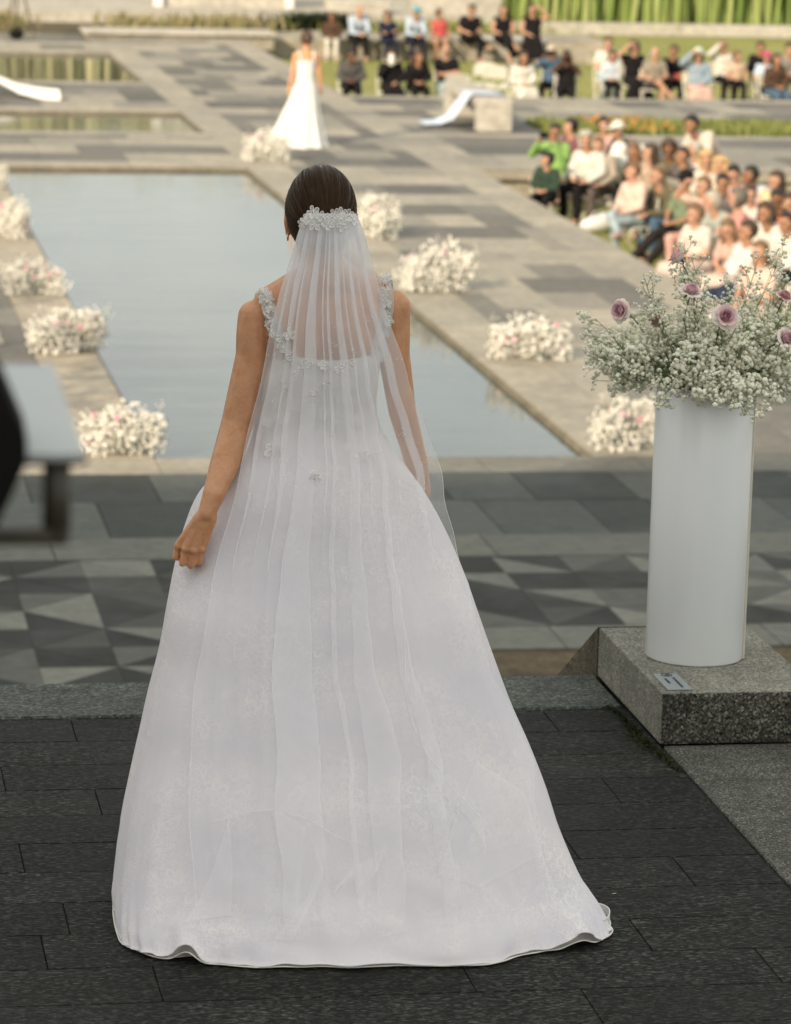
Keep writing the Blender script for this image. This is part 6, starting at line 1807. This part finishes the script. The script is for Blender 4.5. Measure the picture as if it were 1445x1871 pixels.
o = obj('bead', bm, MAT['pearl'], veil, True); tag(o, kind='stuff')

# ------------------------------------------------------------ the distant bride
b2p = at(556, 264, PZ)
b2 = empty('person', b2p, R(4), 'distant bride from behind in a plain white gown with bare arms on the far walk', 'person')
bm = bmesh.new()
ellipsoid(bm, (0, 0, 1.60), (.075, .095, .112)); ellipsoid(bm, (0, .035, 1.53), (.05, .05, .055)); capsule(bm, (0, .09, 1.6), (0, .108, 1.57), .010, .015, 8)
for s in (-1, 1): ellipsoid(bm, (.078 * s, 0, 1.585), (.012, .02, .03), None, 8, 6)
capsule(bm, (0, -.005, 1.38), (0, .0, 1.54), .055, .05)
capsule(bm, (-.13, 0, 1.36), (.13, 0, 1.36), .058, .058); ellipsoid(bm, (0, 0, 1.25), (.14, .095, .16)); capsule(bm, (0, 0, 1.2), (0, 0, 1.0), .115, .11); capsule(bm, (-.06, 0, .92), (.06, 0, .92), .11, .11)
for s in (-1, 1):
    capsule(bm, (.165 * s, 0, 1.36), (.21 * s, -.01, 1.08), .046, .036); capsule(bm, (.21 * s, -.01, 1.08), (.245 * s, .03, .86), .036, .025); capsule(bm, (.245 * s, .03, .86), (.25 * s, .04, .80), .03, .025)
    for q in range(4): capsule(bm, (.25 * s, .02 + .014 * q, .80), (.25 * s, .025 + .014 * q, .725 + .004 * abs(q - 1.5)), .010, .008, 6)
    capsule(bm, (.25 * s, .055, .84), (.245 * s, .085, .79), .011, .009, 6)
    capsule(bm, (.08 * s, 0, .88), (.08 * s, 0, .45), .08, .055); capsule(bm, (.08 * s, 0, .45), (.08 * s, 0, .08), .05, .036); capsule(bm, (.08 * s, 0, .07), (.08 * s, .14, .03), .035, .03)
me = voxel(bm, .011, 4, 'distant_body'); me.materials.append(MAT['skin']); obj('body', me, None, b2, True)
bm = bmesh.new(); ellipsoid(bm, (0, -.012, 1.625), (.086, .104, .112), None, 20, 14)
bmesh.ops.delete(bm, geom=[v for v in bm.verts if (v.co.y > .03 and v.co.z < 1.66) or v.co.z < 1.53], context='VERTS'); bmesh.ops.solidify(bm, geom=bm.faces[:], thickness=-.012)
ellipsoid(bm, (.01, -.10, 1.60), (.05, .045, .05))
me = voxel(bm, .011, 2, 'distant_hair'); me.materials.append(MAT['hair_far']); o = obj('hair', me, None, b2, True); o.color = (.06, .03, .018, 1)
GB = [(1.29, .150, .118, .12, 0), (1.18, .150, .118, .12, 0), (1.05, .135, .125, .125, 0), (1.0, .14, .13, .13, 0), (.9, .175, .15, .14, -.0), (.7, .22, .21, .2, -.02), (.5, .28, .3, .26, -.05), (.25, .36, .46, .32, -.08), (.08, .44, .66, .36, -.13), (.012, .50, .80, .38, -.17)]
bm = bmesh.new(); g = []; NT2 = 96
for k in range(49):
    z = 1.29 - (1.29 - .012) * k / 48
    hw, rb, rf, cx = lerp_table([(-q[0], *q[1:]) for q in GB], -z); t = k / 48
    row = []
    for i in range(NT2):
        th = 2 * math.pi * i / NT2; c, s = math.cos(th), math.sin(th); f = 1 + .05 * t * math.sin(th * 11) + .03 * t * math.sin(th * 23 + 1)
        row.append(bm.verts.new((cx + hw * c * f, (rb if s < 0 else rf) * s * f, z)))
    g.append(row)
for k in range(48):
    for i in range(NT2): bm.faces.new((g[k][i], g[k][(i + 1) % NT2], g[k + 1][(i + 1) % NT2], g[k + 1][i]))
obj('gown', bm, MAT['white_fabric'], b2, True)
for s in (-1, 1):
    bm = bmesh.new(); tube(bm, [(.105 * s, -.095, 1.25), (.11 * s, -.075, 1.36), (.112 * s, .0, 1.425), (.105 * s, .08, 1.35)], .016, 8); obj('strap', bm, MAT['white_fabric'], b2, True)

# ------------------------------------------------------------ blurred rig close to the camera at the left edge
RY = 3.0
rp = at_y(-40, 1000, RY)
rig = empty('camera_rig', (rp.x - .02, RY, 0), 0, 'blurred black camera rig with pale grey panel and post at the left edge', 'camera')
RO = rig.location.copy()
def rq(x, y, dy=0.0): return at_y(x, y, RY + dy) - RO
# pale panel: level slab receding from its front edge
f0, f1 = rq(45, 829), rq(156, 829); b0, b1 = rq(-14, 664, .2), rq(96, 664, .2)
bm = bmesh.new(); th_ = V(0, 0, -.007)
v = [bm.verts.new(p) for p in (f0, f1, b1, b0, f0 + th_, f1 + th_, b1 + th_, b0 + th_)]
for q in ((0, 1, 2, 3), (7, 6, 5, 4), (0, 4, 5, 1), (1, 5, 6, 2), (2, 6, 7, 3), (3, 7, 4, 0)): bm.faces.new([v[i] for i in q])
bevel(bm, .0015, 2)
obj('panel', bm, MAT['panel_grey'], rig)
bm = bmesh.new(); p0, p1 = rq(-60, 838, .01), rq(160, 836, .01); box(bm, p0.x, p1.x, p0.y, p0.y + .02, p1.z - .006, p0.z - .001); obj('panel_edge', bm, MAT['black'], rig)
bm = bmesh.new(); tube(bm, [rq(104, 838, .02), rq(102, 985, .02)], .0125, 14); obj('post', bm, MAT['bronze'], rig, True)
bm = bmesh.new(); p0, p1 = rq(-150, 995, .02), rq(124, 962, .02); box(bm, p0.x, p1.x, p0.y - .012, p0.y + .012, p0.z, p1.z); bevel(bm, .003, 2); obj('base_bar', bm, MAT['bronze'], rig)
bm = bmesh.new(); WP = [(-190, 600), (-40, 622), (4, 694), (50, 802), (50, 846), (24, 905), (-6, 966), (-190, 990)]
fr_ = [bm.verts.new(rq(x, y, -.05)) for x, y in WP]; bk_ = [bm.verts.new(rq(x, y, -.05) + V(.004, .10, 0)) for x, y in WP]
bm.faces.new(fr_); bm.faces.new(bk_[::-1])
for k in range(len(WP)): bm.faces.new((fr_[k], fr_[(k + 1) % len(WP)], bk_[(k + 1) % len(WP)], bk_[k]))
bmesh.ops.recalc_face_normals(bm, faces=bm.faces[:]); bevel(bm, .006, 3)
obj('black_body', bm, MAT['black'], rig, True)
bm = bmesh.new(); c2 = rq(-150, 985, .02); c2 = V(c2.x, c2.y, c2.z)
tube(bm, [c2 + V(0, 0, .2), c2, V(c2.x, c2.y, .55)], .016, 12); obj('centre_column', bm, MAT['black'], rig)
for a_ in (.4, 2.5, 4.6):
    bm = bmesh.new(); tube(bm, [V(c2.x, c2.y, .95), V(c2.x + .42 * math.cos(a_), c2.y + .42 * math.sin(a_), .0)], [.016, .011], 10); obj('leg', bm, MAT['black'], rig)
